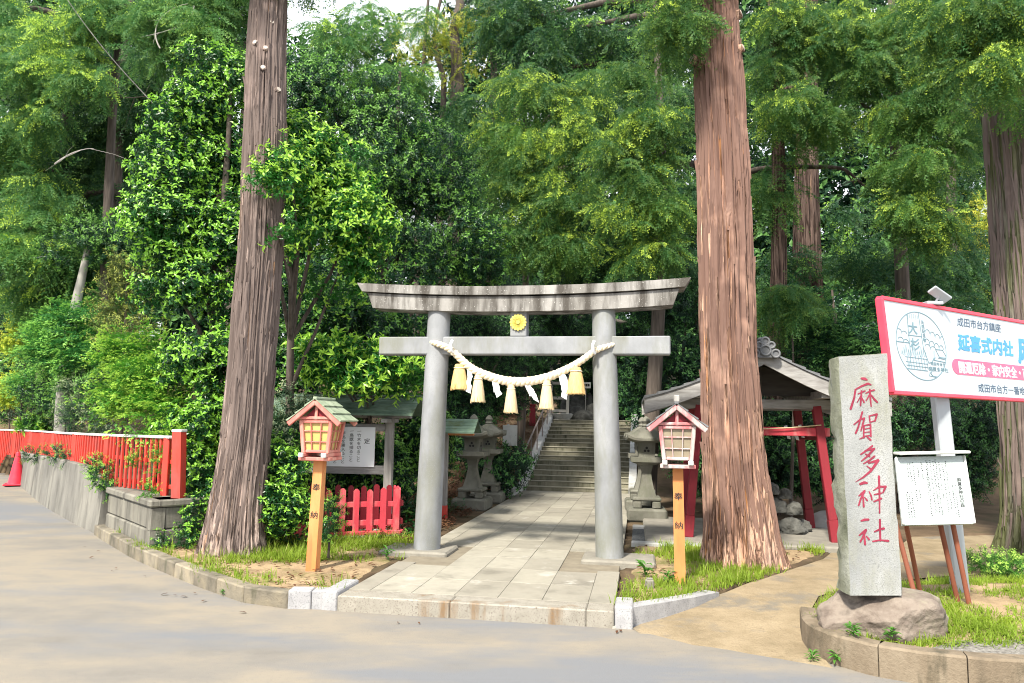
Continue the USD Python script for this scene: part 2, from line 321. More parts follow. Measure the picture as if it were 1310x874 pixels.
# ------------------------------------------------------------------ ground, road, apron, planter
def axis(fine, step, lo, hi, n):
    a, b = fine; m = np.arange(a, b+1e-6, step)
    return np.concatenate([a-np.geomspace(step, a-lo, n)[::-1], m, b+np.geomspace(step, hi-b, n)])
def grid(xs, ys):
    X, Y = np.meshgrid(xs, ys, indexing='ij'); n, m = X.shape; i, j = np.meshgrid(np.arange(n-1), np.arange(m-1), indexing='ij')
    q = np.stack([i*m+j, (i+1)*m+j, (i+1)*m+j+1, i*m+j+1], -1).reshape(-1, 4)
    return X.ravel(), Y.ravel(), np.vstack([q[:, [0, 1, 2]], q[:, [0, 2, 3]]])
UPLAND = Polygon([(-59, 200)] + KL + [tuple(PFL), tuple(PFR)] + RKERB + [(1.12, 5.98), (1.35, 5.74), (1.7, 5.5), (2.16, 5.26)] + PLANT[3:] + [(200, 30), (200, 200)]).buffer(0)
x, y, f = grid(axis((-13, 5), .09, -90, 90, 24), axis((4.4, 19.5), .09, -40, 120, 26))
inside = contains_xy(UPLAND, x, y); core = contains_xy(UPLAND.buffer(-0.11), x, y)
s_, t_ = st_of(x, y)
z = np.where(core, H(x, y), np.where(inside, 0.0, -0.12))
z = np.where((np.abs(s_) < HALF-0.03) & (t_ > T0-0.2) & (t_ < TT+0.05), z-0.30, z)
z = np.where(contains_xy(DRIVE, x, y), z-.13, z)                          # the apron lies lower
ridge = sm(45, 95, y)*7; z = z+ridge
soil_m = single('ground', (np.stack([x, y, z], 1), f), M['soil'], True, kind='structure')
def sheet(poly, step, zf, seed=0):
    a, b, c, d = poly.bounds; gx, gy = np.meshgrid(np.arange(a, c, step), np.arange(b, d, step)); r = np.random.default_rng(seed)
    g = np.stack([gx.ravel(), gy.ravel()], 1)+r.uniform(-.2, .2, (gx.size, 2))*step
    g = g[contains_xy(poly.buffer(-step*.4), g[:, 0], g[:, 1])]
    ring = []; ext = np.array(poly.exterior.coords)
    for k in range(len(ext)-1):
        n = max(1, int(np.linalg.norm(ext[k+1]-ext[k])/step)); ring.append(ext[k]+(ext[k+1]-ext[k])*np.arange(n)[:, None]/n)
    p = np.vstack([g]+ring); tri = Delaunay(p).simplices; cen = p[tri].mean(1); tri = tri[contains_xy(poly, cen[:, 0], cen[:, 1])]
    e = p[tri]; a2 = (e[:, 1, 0]-e[:, 0, 0])*(e[:, 2, 1]-e[:, 0, 1])-(e[:, 1, 1]-e[:, 0, 1])*(e[:, 2, 0]-e[:, 0, 0])
    tri = np.where((a2 < 0)[:, None], tri[:, [0, 2, 1]], tri)
    return np.column_stack([p, zf(p[:, 0], p[:, 1])]), tri
near = ROAD.intersection(sbox(-22, -8, 22, 30))
single('road', sheet(near.buffer(0.03), .5, lambda x, y: 0.012*(meshkit.fbm(np.stack([x*.3, y*.3, 0*x], -1), 2, 9)-.5)), M['asphalt'], True, kind='structure')
VL = Polygon(KL[6:] + [tuple(PFL), tuple(P(-HALF, 0.9)[:2]), (-1.35, 9.8), (-2.6, 9.75), (-3.75, 9.3)]).buffer(-0.05)
VR = Polygon([tuple(PFR), *RKERB, (2.5, 7.55), (3.05, 8.15), (3.6, 8.75), (3.9, 9.4), (1.9, 9.5), tuple(P(HALF, 1.5)[:2])]).buffer(-0.04)
for nm, pl, k in (('left', VL, 1), ('right', VR, 2)):
    single('verge', sheet(pl, .12, lambda x, y: H(x, y)+0.012-.06*sm(.10, 0, np.array([pl.exterior.distance(Point(a, b)) for a, b in zip(x, y)]))+0.03*(meshkit.fbm(np.stack([x*3, y*3, 0*x], -1), 3, 4)-.5), k), M['verge'], True, kind='structure')
def drive_z(x, y):
    d = np.array([ROAD.distance(Point(a, b))-(.12-min(.12, ROAD.exterior.distance(Point(a, b))) if False else 0)-(ROAD.exterior.distance(Point(a, b)) if ROAD.contains(Point(a, b)) else 0) for a, b in zip(x, y)]); return np.minimum(0.10, 0.004+np.minimum(d, .3)*.05+np.maximum(d-.3, 0)*.055) + 0.008*(meshkit.fbm(np.stack([x*4, y*4, 0*x], -1), 3, 2)-.5)
single('driveway', sheet(DRIVE, .12, drive_z, 3), M['sand'], True, kind='structure')
PG = PLANTER.buffer(-0.10).intersection(sbox(0, 0, 12, 14))
def plant_z(x, y): return 0.15+0.07*sm(0, .8, np.array([PLANTER.exterior.distance(Point(a, b)) for a, b in zip(x, y)]))-0.10*sm(6.6, 8, y)+0.03*(meshkit.fbm(np.stack([x*3, y*3, 0*x], -1), 3, 8)-.5)
single('planter_soil', sheet(PG, .15, plant_z, 4), M['verge'], True, kind='structure')
single('gravel_strip', sheet(Polygon([(2.62, 5.02), (3.0, 4.92), (3.5, 4.86), (4.6, 5.05), (4.6, 5.35), (3.5, 5.2), (3.0, 5.2)]), .1, lambda x, y: plant_z(x, y)+.006, 5),
       mat('gravel', [(.09, .085, .075), (.17, .16, .145), (.26, .245, .225)], 34, detail=3, rough=.9, bump=.8, bscale=40), True, kind='structure')

# ------------------------------------------------------------------ stone path: slabs laid one by one
path_t = Thing('stone_path', kind='structure', loc=P(0, 0, .1))
def slab(s0, s1, t0, t1, z, th, ch=.006):
    return xf(xf(cbox(s1-s0, t1-t0, th, ch)), RA, P((s0+s1)/2, (t0+t1)/2, z-th/2))
path_t.part('bedding', slab(-HALF+.01, HALF-.01, T0+.26, TS+.1, .118, .2), M['joint'])
cols = [-HALF, -0.955, -0.58, -0.205, 0.17, 0.545, 0.93, HALF]
rows = [T0+.25]; r_ = np.random.default_rng(5)
while rows[-1] < TS-.5: rows.append(rows[-1]+.62)
rows[-1] = TS
for j in range(len(rows)-1):
    for i in range(len(cols)-1):
        off = 0.0 if 0 < i < 6 else .12
        t0, t1 = rows[j]+off*(j > 0), rows[j+1]+off*(j < len(rows)-2)
        if cols[i] < -.7 and t1 > -.25 and t0 < .3: continue          # the footings of the gate stand here
        if cols[i+1] > .8 and t1 > -.3 and t0 < .3: continue
        path_t.part('paving_slab', slab(cols[i]+.0018, cols[i+1]-.0018, t0+.0018, t1-.0018, .13+r_.uniform(-.002, .002), .06, .002), M['tiles'][r_.integers(4)])
for k, (a, b) in enumerate(((-HALF, -.18), (-.18, .93), (.93, HALF))):
    path_t.part('kerb_stone', slab(a+.0015, b-.0015, T0, T0+.245, .131, .30, .010), M['granite_worn'])
# kerbs
def offset_blocks(pts, L, gap, w, z0, z1, mats, parent, name, ch=.012, zfun=None, inside=1):
    ln = LineString(pts); n = max(1, int(round(ln.length/L))); d = ln.length/n
    for k in range(n):
        a, b = np.array(ln.interpolate(k*d+gap).coords[0]), np.array(ln.interpolate((k+1)*d-gap).coords[0]); t = (b-a)/np.linalg.norm(b-a); nn = np.array([-t[1], t[0]])*inside
        zz = z1 if zfun is None else zfun((k+.5)/n)
        c = (a+b)/2+nn*w/2; m = xf(cbox(np.linalg.norm(b-a), w, zz-z0, ch), np.stack([[*t, 0], [*nn, 0], [0, 0, 1]], 1), [c[0], c[1], (z0+zz)/2+r_.uniform(-.006, .006)])
        parent.part(name, m, mats[r_.integers(len(mats))])
kt = Thing('kerb', kind='structure', loc=(-3, 7.5, 0))
offset_blocks([(-5.6, 10.35), (-5.3, 9.96), (-4.23, 8.66), (-2.91, 7.28), (-2.3, 6.72), (-1.86, 6.53)], .50, .006, .13, -.1, .135, M['kerbs'], kt, 'kerb_stone')
gk = Thing('granite_kerb', kind='structure', loc=(-1.6, 6.55, 0))
offset_blocks([(-1.86, 6.53), (-1.46, 6.53)], .22, .003, .15, -.1, .15, [M['granite']], gk, 'kerb_stone', .008)
gk.part('kerb_stone', xf(cbox(.14, .5, .26, .01), RA, P(-HALF-.075, T0+.26, .03)), M['granite'])
gk2 = Thing('granite_kerb', kind='structure', loc=(1.3, 6.5, 0))
gk2.part('kerb_stone', xf(cbox(.14, .34, .29, .01), RA, P(HALF+.075, T0+.17, .025)), M['granite'])
q = [np.array([*p, 0]) for p in RKERB]
def kerb_seg(a, b, za, zb):
    d = (b-a)/np.linalg.norm(b-a); n = np.array([-d[1], d[0], 0])*.13
    return hull([a+[0, 0, -.1], b+[0, 0, -.1], a+n+[0, 0, -.1], b+n+[0, 0, -.1], a+[0, 0, za], b+[0, 0, zb], a+n+[0, 0, za], b+n+[0, 0, zb]])
q = [np.array([.985, 6.135, 0]), np.array([1.3, 6.36, 0]), np.array([1.6, 6.62, 0]), np.array([1.9, 6.95, 0])]
for k, (za, zb) in enumerate(((.15, .145), (.145, .13), (.13, .105))):
    gk2.part('kerb_stone', kerb_seg(q[k]+(q[k+1]-q[k])*.006, q[k+1]-(q[k+1]-q[k])*.006, za, zb), M['granite'])
pad = hull([np.array([.82, 6.07, .0]), [.82, 6.07, .02], [1.95, 6.82, 0], [1.95, 6.82, .025], [1.98, 6.95, .025], [.95, 6.2, .022], [.95, 6.2, 0], [1.98, 6.95, 0]])
gk2.part('mortar_edge', pad, mat('mortar', [(.45, .43, .38), (.58, .56, .50)], 12, rough=.9))
# planter wall
pk = Thing('planter_kerb', kind='structure', loc=(2.4, 5, 0))
ln = LineString(PLANT[:10])
cuts = [0, .62, 1.12, 1.62, 2.05, 2.6, 3.4, 4.5, 6.0, 8.0]
for a, b in zip(cuts[:-1], cuts[1:]):
    if b > ln.length: break
    ss = np.linspace(a+.004, b-.004, 7); p = np.array([ln.interpolate(u).coords[0] for u in ss]); t = np.gradient(p, axis=0); t /= np.linalg.norm(t, axis=1, keepdims=True); n = np.stack([-t[:, 1], t[:, 0]], 1)*.14
    ring = lambda k: [(*p[k], -.1), (*p[k], .187), (*(p[k]+n[k]*.1), .2), (*(p[k]+n[k]*.9), .2), (*(p[k]+n[k]), .187), (*(p[k]+n[k]), -.1)]
    v = np.array([ring(k) for k in range(7)]).reshape(-1, 3); F = []
    for k in range(6):
        for j in range(6):
            a0, a1, b0, b1 = k*6+j, k*6+(j+1) % 6, (k+1)*6+j, (k+1)*6+(j+1) % 6; F += [(a0, b0, b1), (a0, b1, a1)]
    for base, sg in ((0, 1), (36, -1)):
        for j in range(1, 5): F.append((base, base+j, base+j+1)[::sg])
    pk.part('kerb_section', (v, np.array(F)), M['planter'], 30)
single('boundary_post', cat([bx(3.02, 3.15, 4.58, 4.70, -.05, .085, .02), bx(3.06, 3.11, 4.62, 4.66, .08, .092, .004)]), M['planter'], label='stub of a concrete boundary post at the foot of the planter wall', cat='boundary post')

# ------------------------------------------------------------------ stairs
stt = Thing('stone_stairs', 'broad flight of mossy stone steps climbing behind the gate', 'stairs', P(0, TS, .13))
for k in range(NST):
    t0, z1 = TS+k*TREAD, .13+(k+1)*RISE
    stt.part('step', slab(-HALF+.06, HALF-.06, t0+.02, t0+TREAD+.10, z1-.022, .16, .004), M['steps'][k % 2])
    stt.part('step_edge', slab(-HALF+.05, HALF-.05, t0, t0+.11 if k < NST-1 else t0+.3, z1, .024, .006), M['nosing'])
for sg in (-1, 1):
    a, b = P(sg*(HALF+.03), TS-.05, .13), P(sg*(HALF+.03), TT, TOPZ+.05)
    stt.part('stringer', beam(a, b, .17, .26, up=UP), M['stringer'])
stt.part('stringer_foot', xf(cbox(.17, 1.5, .2, .015), RA, P(-HALF-.08, TS-.65, .13)), M['stringer'])
lp = Thing('landing', kind='structure', loc=P(0, TT, TOPZ))
lp.part('landing_slab', slab(-1.6, 1.9, TT-.02, TT+3.0, TOPZ-.004, .1), M['steps'][1])
hr = Thing('handrail', 'thin rusty steel handrail up the left side of the steps', 'handrail', P(-HALF, TS, .2))
rail_m = mat('rail_steel', [(.16, .13, .12), (.26, .22, .21)], 8, rough=.6)
pts = []
for k in range(6):
    t = TS+.15+k*.98; b = P(-HALF-.0, t, .2+(t-TS)/(TT-TS)*(TOPZ-.13)); hr.part('post', tube([b, b+[0, 0, .75]], .017, 6), rail_m); pts.append(b+[0, 0, .75])
hr.part('rail', tube([pts[0]-[0, 0, .35], pts[0]]+pts[1:]+[pts[-1]-[0, 0, .3]], .02, 6), rail_m); hr.part('rail', tube([p-[0, 0, .38] for p in pts], .012, 6), rail_m)

# ------------------------------------------------------------------ walls on the left
rw = Thing('retaining_wall', 'smooth weathered concrete retaining wall below the red fence', 'wall', (-8, 13, 0))
W = np.array([(-5.52, 10.36), (-6.46, 11.42), (-8.26, 13.58), (-9.9, 15.75), (-11.62, 17.98)]); wl = LineString(W); N = 40; V = []
for k in range(N+1):
    u = k/N; p = np.array(wl.interpolate(u, normalized=True).coords[0]); d = np.array(wl.interpolate(min(1, u+.01), normalized=True).coords[0])-np.array(wl.interpolate(max(0, u-.01), normalized=True).coords[0]); d /= np.linalg.norm(d); n = np.array([d[1], -d[0]])
    if n[0] < 0: n = -n
    zt = .66+.20*sm(0, .13, u)-.14*sm(.25, 1, u)
    V += [(*(p-n*.05), -.1), (*(p+n*.0), zt-.015), (*(p+n*.02), zt), (*(p+n*.22), zt), (*(p+n*.22), -.1)]
F = []
for k in range(N):
    for j in range(5):
        a0, a1, b0, b1 = k*5+j, k*5+(j+1) % 5, (k+1)*5+j, (k+1)*5+(j+1) % 5; F += [(a0, a1, b1), (a0, b1, b0)]
for base, sg in ((0, -1), (N*5, 1)):
    for j in range(1, 4): F.append((base, base+j, base+j+1)[::sg])
rw.part('wall_body', (np.array(V), np.array(F)), M['wall'], 30)
bw = Thing('block_wall', 'stepped grey concrete block wall with cap stones beside the leaning trunk', 'wall', (-4.2, 8.9, 0))
c0, c1, c2 = np.array([-4.09, 8.74]), np.array([-5.42, 10.28]), np.array([-3.52, 9.26])
def course(a, b, n, z0, z1, thick, nm, inset=0.0, ms=M['block'], phase=0.0):
    d = (b-a)/np.linalg.norm(b-a); nn = np.array([-d[1], d[0]]); L = np.linalg.norm(b-a)
    if nn[1] < 0: nn = -nn
    for k in range(n):
        u0, u1 = L*k/n+.004, L*(k+1)/n-.004; c = a+d*(u0+u1)/2+nn*(thick/2+inset)
        bw.part(nm, xf(cbox(u1-u0, thick, z1-z0-.008, .014), np.stack([[*d, 0], [*nn, 0], [0, 0, 1]], 1), [c[0], c[1], (z0+z1)/2]), ms[r_.integers(len(ms))])
d1 = (c1-c0)/np.linalg.norm(c1-c0); d2 = (c2-c0)/np.linalg.norm(c2-c0)
for z0, z1, ins in ((.0, .30, .0), (.30, .555, .012)):
    course(c0+d1*.155, c1, 3, z0, z1, .2, 'wall_block', ins); course(c0+d2*.155, c2, 1, z0, z1, .2, 'wall_block', ins)
    bw.part('corner_block', xf(hull([(*c0, 0), (*(c0+d1*.15), 0), (*(c0+d2*.15), 0), (*(c0+(d1+d2)*.15), 0)] + [(*(c0+(d1+d2)*(ins*.7)+w), z1-z0-.008) for w in (0*d1, d1*.15, d2*.15, (d1+d2)*.15)]), None, (0, 0, z0)), M['block'][1])
nrm1 = np.array([d1[1], -d1[0]]); nrm1 = nrm1 if nrm1[1] > 0 else -nrm1
def cap(a, b, w, nm='cap_stone'):
    d = (b-a)/np.linalg.norm(b-a); nn = np.array([-d[1], d[0]]); nn = nn if nn[1] > 0 else -nn; c = (a+b)/2+nn*(w/2-.025)
    bw.part(nm, xf(cbox(np.linalg.norm(b-a)-.006, w, .085, .018), np.stack([[*d, 0], [*nn, 0], [0, 0, 1]], 1), [c[0], c[1], .60]), M['block'][0])
cap(c0+d1*.38-d1*.4, c0+d1*1.25, .34); cap(c0+d1*1.25, c1, .34); cap(c0+d2*.06, c2+d2*.02, .34)
# ------------------------------------------------------------------ materials of the objects
M['torii'] = mat('gate_stone', [(.15, .158, .168), (.225, .235, .25), (.295, .305, .32)], 2.4, (1, 1, .6), 6, .8, .12, 120, speck=(95, (.20, .21, .22), .60), stain=(2.6, (1, 1, .30), (.15, .155, .12), .48, .72))
M['torii_old'] = mat('gate_stone_old', [(.15, .142, .13), (.24, .232, .22), (.32, .312, .30)], 3.0, (1, 1, .35), 6, .85, .2, 90, speck=(55, (.55, .54, .52), .66), stain=(4.5, (1, 1, .16), (.06, .054, .047), .43, .58))
M['foot'] = mat('footing', [(.16, .15, .13), (.24, .225, .19)], 6, rough=.9, bump=.3, bscale=60)
M['gold'] = mat('gold_paint', [(.56, .47, .08), (.64, .54, .12)], 8, rough=.45)
M['rope'] = mat('straw_rope', [(.50, .42, .28), (.72, .63, .46), (.80, .72, .56)], 14, (1, 1, 3), 5, .85, .5, 90)
M['straw'] = mat('tassel_straw', [(.56, .44, .25), (.72, .60, .38)], 20, (6, 6, .4), 5, .85, .6, 60, bstretch=(5, 5, .2))
M['straw_y'] = mat('tassel_yellow', [(.56, .38, .14), (.68, .50, .24)], 20, (6, 6, .4), 5, .85, .6, 60, bstretch=(5, 5, .2))
M['paper'] = mat('white_paper', [(.66, .68, .71), (.74, .75, .77)], 6, rough=.8)
def paint(nm, c, wear=None, w=(.58, .70), st=(1, 1, .3), sc=5, rough=.6):
    c = np.array(c); return mat(nm, [c*.82, c, c*1.08], 2.5, (1, 1, .6), 6, rough, .12, 60, bstretch=(1, 1, .15), stain=(sc, st, wear, *w) if wear is not None else None)
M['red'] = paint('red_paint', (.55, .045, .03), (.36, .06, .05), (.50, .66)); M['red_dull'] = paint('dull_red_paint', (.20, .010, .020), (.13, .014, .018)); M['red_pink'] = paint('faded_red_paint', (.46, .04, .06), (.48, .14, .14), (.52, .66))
M['pink'] = paint('faded_pink_paint', (.50, .15, .125), (.54, .29, .23), (.48, .64)); M['pinkgrey'] = paint('worn_pink_paint', (.45, .14, .15), (.42, .37, .355), (.46, .58)); M['white'] = paint('white_paint', (.56, .57, .56), (.36, .37, .33), (.48, .62))
M['ochre'] = mat('faded_post', [(.38, .12, .04), (.48, .19, .06), (.56, .28, .11)], 2.6, (1, 1, .3), 6, .65, .15, 60, (1, 1, .1), stain=(3.5, (3, 3, .22), (.62, .12, .05), .55, .70))
M['ochre2'] = mat('faded_post_right', [(.40, .14, .045), (.50, .22, .07), (.58, .31, .12)], 2.6, (1, 1, .3), 6, .65, .15, 60, (1, 1, .1), stain=(3.5, (3, 3, .22), (.58, .15, .05), .58, .72))
M['lattice_y'] = mat('yellow_paper', [(.42, .32, .10), (.52, .41, .15)], 4, rough=.6); M['lattice_g'] = mat('grey_paper', [(.20, .17, .12), (.30, .26, .19)], 4, rough=.35)
M['green_roof'] = mat('green_roof', [(.15, .19, .13), (.24, .29, .20), (.31, .35, .26)], 6, (1, 1, 1), 6, .75, .2, 50, stain=(8, (1, 1, 1), (.08, .10, .07), .55, .7)); M['dark_roof'] = mat('dark_roof', [(.05, .085, .06), (.095, .15, .11), (.15, .21, .16)], 4, (1, 1, 1), 6, .7, .2, 50, stain=(5, (1, 1, 1), (.07, .10, .04), .55, .7))
M['grey_wood'] = mat('grey_wood', [(.15, .14, .13), (.25, .24, .23), (.34, .33, .32)], 3, (6, 6, .5), 7, .85, .3, 40, (6, 6, .4)); M['grey_wood_h'] = mat('grey_wood_level', [(.17, .16, .155), (.27, .265, .26), (.36, .355, .35)], 3, (.6, 6, 6), 7, .85, .3, 40, (.4, 6, 6))
M['dark_wood'] = mat('dark_wood', [(.035, .03, .03), (.07, .065, .06)], 3, (.6, 5, 5), 6, .85, .2, 40); M['ink'] = mat('ink', [(.02, .02, .022)], rough=.8)
M['slate'] = mat('slate_roof', [(.07, .075, .08), (.12, .125, .135), (.17, .175, .185)], 5, rough=.55, bump=.15)
M['stone_l'] = mat('lantern_stone', [(.075, .075, .06), (.13, .127, .105), (.18, .178, .15)], 4, (1, 1, .7), 7, .9, .3, 60, speck=(70, (.12, .12, .10), .62), stain=(5, (1, 1, .4), (.10, .105, .075), .5, .66))  # stone darkened and greened to carry the shade under the trees
M['steel'] = mat('galvanised_steel', [(.30, .33, .36), (.40, .43, .46)], 3, (1, 1, .3), 5, .45, metallic=.15)
M['rust'] = mat('rusty_pipe', [(.16, .05, .03), (.27, .09, .05)], 6, (1, 1, .3), 6, .7)
M['mono'] = mat('monument_granite', [(.19, .20, .20), (.265, .275, .275), (.34, .35, .345)], 3.2, (1, 1, .6), 6, .8, .35, 90, speck=(120, (.17, .175, .175), .56), stain=(3.4, (1.3, 1.3, .5), (.22, .225, .19), .52, .70))
M['mono_side'] = mat('monument_rough', [(.09, .10, .065), (.18, .19, .14), (.28, .29, .25)], 5, (1, 1, .6), 8, .95, .7, 35, speck=(60, (.15, .16, .13), .6))
M['carve'] = mat('carved_red', [(.16, .010, .030), (.26, .026, .055)], 10, rough=.7)
M['boulder'] = mat('boulder', [(.07, .055, .045), (.145, .115, .095), (.21, .175, .145), (.12, .098, .082)], 4.5, (1, 1, 1.4), 9, .92, .9, 22, stain=(3, (1, 1, .6), (.24, .22, .16), .56, .7)); M['rock'] = mat('rock', [(.03, .03, .028), (.075, .075, .068), (.14, .14, .128)], 5, (1, 1, 1), 8, .92, .5, 30)
M['sign_white'] = mat('sign_white', [(.43, .485, .53), (.48, .53, .57)], 2, rough=.35); M['sign_red'] = mat('sign_red', [(.68, .035, .075), (.75, .06, .10)], 3, rough=.4); M['sign_pink'] = mat('sign_pink', [(.78, .10, .20)], 3, rough=.4)
M['sign_navy'] = mat('sign_navy', [(.06, .10, .16)], 3, rough=.5); M['sign_blue'] = mat('sign_blue', [(.06, .28, .55)], 3, rough=.5); M['sign_line'] = mat('sign_line', [(.14, .24, .29)], 3, rough=.5)
M['cone'] = mat('cone_red', [(.70, .02, .045), (.78, .04, .07)], 3, rough=.4)

# ------------------------------------------------------------------ the gate
FY = -.165                                                   # front face of the beams in the path frame
tg = Thing('torii_gate', 'grey granite gate with two round pillars across the stone path', 'gate', P(0, 0, .13))
for sg in (-1, 1):
    b0, b1 = P(sg*1.025, 0, .12), P(sg*.95, 0, 2.86)
    k = np.linspace(0, 1, 12); tg.part('pillar', tube([b0+(b1-b0)*u for u in k], [.152-.022*u for u in k], 36), M['torii'], 40)
    tg.part('footing', xf(cbox(.78, .56, .14, .02), RA, P(sg*1.12, 0.02, .095)), M['foot'])
    tg.part('wedge', xf(cbox(.05, .26, .05, .006), RA, P(sg*(.965+.17), 0, 2.585)), M['torii']) if False else None
tg.part('tie_beam', xf(cbox(3.32, .20, .205, .012), RA, P(0.02, 0, 2.455)), M['torii'])
tg.part('tie_beam_support', xf(cbox(.185, .20, .285, .008), RA, P(0.0, 0, 2.70)), M['torii'])
def arch(s): return .064*np.abs(s/1.9)**2.2
ss = np.linspace(-1.9, 1.9, 33); top = [(s, 3.12+arch(s)) for s in ss]; mid = [(s*.966, 3.02+arch(s)) for s in ss]; mid2 = [(s*.935, 3.005+arch(s)) for s in ss]; low = [(s*.90, 2.835+.9*arch(s)) for s in ss]
tg.part('top_lintel', prism(Polygon(top+mid[::-1]), P(0, -.19), E1, UP, E2, .38), M['torii_old'])
tg.part('under_lintel', prism(Polygon(mid2+low[::-1]), P(0, -.155), E1, UP, E2, .31), M['torii_old'])
ch = []
for k in range(16):
    a = 2*math.pi*k/16; pet = affinity.rotate(affinity.translate(affinity.scale(Point(0, 0).buffer(1, 8), .050, .0205), .046, 0), math.degrees(a), origin=(0, 0)); c = pet.centroid
    m = prism(pet, P(0, -.103, 2.715), E1, UP, -E2, .02); ch.append(m)
tg.part('crest_petals', cat(ch), M['gold'], label='round yellow flower crest on the strut of the gate')
tg.part('crest_centre', cat([prism(Point(0, 0).buffer(.022, 10), P(0, -.103, 2.715), E1, UP, -E2, .028), prism(Point(0, 0).buffer(.088, 24), P(0, -.1025, 2.715), E1, UP, -E2, .013)]), M['gold'])

# ------------------------------------------------------------------ rope with tassels and paper
rp = [(547, 438), (553, 438.5), (561, 440.5), (574, 446), (587, 457), (600, 469), (614, 477), (630, 483), (645, 487), (660, 488.5), (676, 488), (692, 485), (707, 480.5), (722, 474), (737, 466), (750, 457), (762, 448.5), (774, 444), (783, 441), (789, 440)]
tk = [3, 4.0, 4.6, 5, 5.4, 5.8, 6.1, 6.4, 6.6, 6.6, 6.6, 6.4, 6.1, 5.7, 5.2, 4.8, 4.4, 3.8, 3.2, 2.4]
def onplane(px, py, t):
    """the point of the pixel's ray in the upright plane at path distance t"""
    d = ray(px, py); o = np.array([0, 0, EYE]); k = ((O+t*E2-o)@E2)/(d@E2); return o+d*k
from scipy.interpolate import CubicSpline
rt = [-.02, -.10, -.155, -.17, -.16, -.15, -.15, -.15, -.15, -.15, -.15, -.15, -.15, -.15, -.15, -.16, -.165, -.155, -.10, -.02]
ctl = np.array([onplane(px, py, tt) for (px, py), tt in zip(rp, rt)]); cs = CubicSpline(np.arange(len(ctl)), ctl); u = np.linspace(0, len(ctl)-1, 260); cl = cs(u); th = np.interp(u, np.arange(len(tk)), tk)*7.2/960
rope = Thing('straw_rope', 'thick twisted straw rope sagging between the gate pillars', 'rope', onplane(660, 488, -.15))
tn = np.gradient(cl, axis=0); tn /= np.linalg.norm(tn, axis=1, keepdims=True); n1 = np.cross(tn, UP); n1 /= np.linalg.norm(n1, axis=1, keepdims=True); n2 = np.cross(n1, tn)
arc = np.concatenate([[0], np.cumsum(np.linalg.norm(np.diff(cl, axis=0), axis=1))])
for k in range(3):
    ph = arc/.155*2*math.pi+k*2*math.pi/3
    rope.part('strand', tube(cl+(th*.52)[:, None]*(np.cos(ph)[:, None]*n1+np.sin(ph)[:, None]*n2), th*.58, 9), M['rope'], 60)
def tassel(px, py, Ltot, w, mm, lean=0.0):
    r = np.random.default_rng(int(px)); top_ = onplane(px, py, -.16); k = 8.3/960; L, w = Ltot*k, w*k; parts = []
    prof = [(.22*w, 0), (.27*w, -.06*L), (.25*w, -.14*L), (.30*w, -.2*L), (.33*w, -.3*L), (.40*w, -.6*L), (.47*w, -.97*L), (.44*w, -L)]
    v, f = tube_z(prof[::-1], 28); g = 1+.05*np.cos(np.arctan2(v[:, 1], v[:, 0])*14)*sm(-.25*L, -.5*L, v[:, 2]); v[:, :2] *= g[:, None]; v[:, 0] += lean*(-v[:, 2])
    body = rope.part('tassel', (v+top_, f), mm, 50)
    rope.part('binding', cat([xf(tube_z([(.30*w, -.17*L), (.33*w, -.15*L), (.30*w, -.13*L)], 20), None, top_)]), M['rope'], under=body)
    st = []
    for j in range(26):
        a = r.uniform(0, 2*math.pi); q0 = np.array([.42*w*math.cos(a), .42*w*math.sin(a), -.8*L]); q1 = np.array([.52*w*math.cos(a), .52*w*math.sin(a), -L*r.uniform(1.0, 1.05)]); q0[0] += lean*.8*L; q1[0] += lean*L; st.append(tube([q0, q1], [.006, .003], 3))
    rope.part('loose_straw', xf(cat(st), None, top_), mm, under=body, kind='stuff')
for a in ((588, 466, 33, 24, M['straw_y'], .02), (612, 480, 35, 19, M['straw'], 0), (654, 492, 36, 18, M['straw'], 0), (699.5, 487, 36, 19, M['straw'], 0), (737, 470, 34, 25, M['straw_y'], 0)): tassel(*a)
def shide(px, py, segs):
    """folded paper: a zigzag strip of overlapping slanted panels, given in pixels from its top"""
    for k, q in enumerate(segs):
        pl = Polygon(q); o = onplane(px, py, -.175-.006*k); kk = 8.3/960
        pl = affinity.scale(pl, kk, -kk, origin=(0, 0)); rope.part('paper_streamer' if k == 0 else 'paper_fold', prism(pl, o, E1, UP, E2+.12*E1*(-1)**k, .003), M['paper'])
shide(599, 471, [[(-2, 0), (4, 2), (6, 12), (0, 14)], [(0, 10), (5, 12), (3, 24), (-3, 22)], [(-3, 18), (5, 22), (4, 33), (-3, 30)]])
shide(631, 487, [[(-2, -1), (5, -1), (8, 8), (0, 9)], [(0, 5), (8, 6), (9, 14), (1, 15)], [(1, 11), (7, 10), (12, 17), (5, 22)]])
shide(673, 490, [[(-3, 0), (3, -1), (9, 9), (2, 11)], [(1, 7), (9, 7), (13, 15), (5, 17)], [(5, 13), (13, 14), (17, 25), (10, 21)]])
shide(717, 478, [[(-4, -3), (4, -3), (8, 6), (-1, 7)], [(-2, 4), (8, 4), (10, 14), (0, 14)], [(0, 11), (9, 12), (10, 22), (2, 22)], [(3, 18), (10, 18), (8, 33), (1, 29)]])
for px, py in ((577, 444), (757, 445)):
    c = onplane(px, py, -.17); rope.part('knot', tube([c+[.02, -.07, .07], c+[.0, -.085, .02], c+[.012, -.08, -.05], c+[.03, -.03, -.06]], .017, 7), M['paper'], 60)

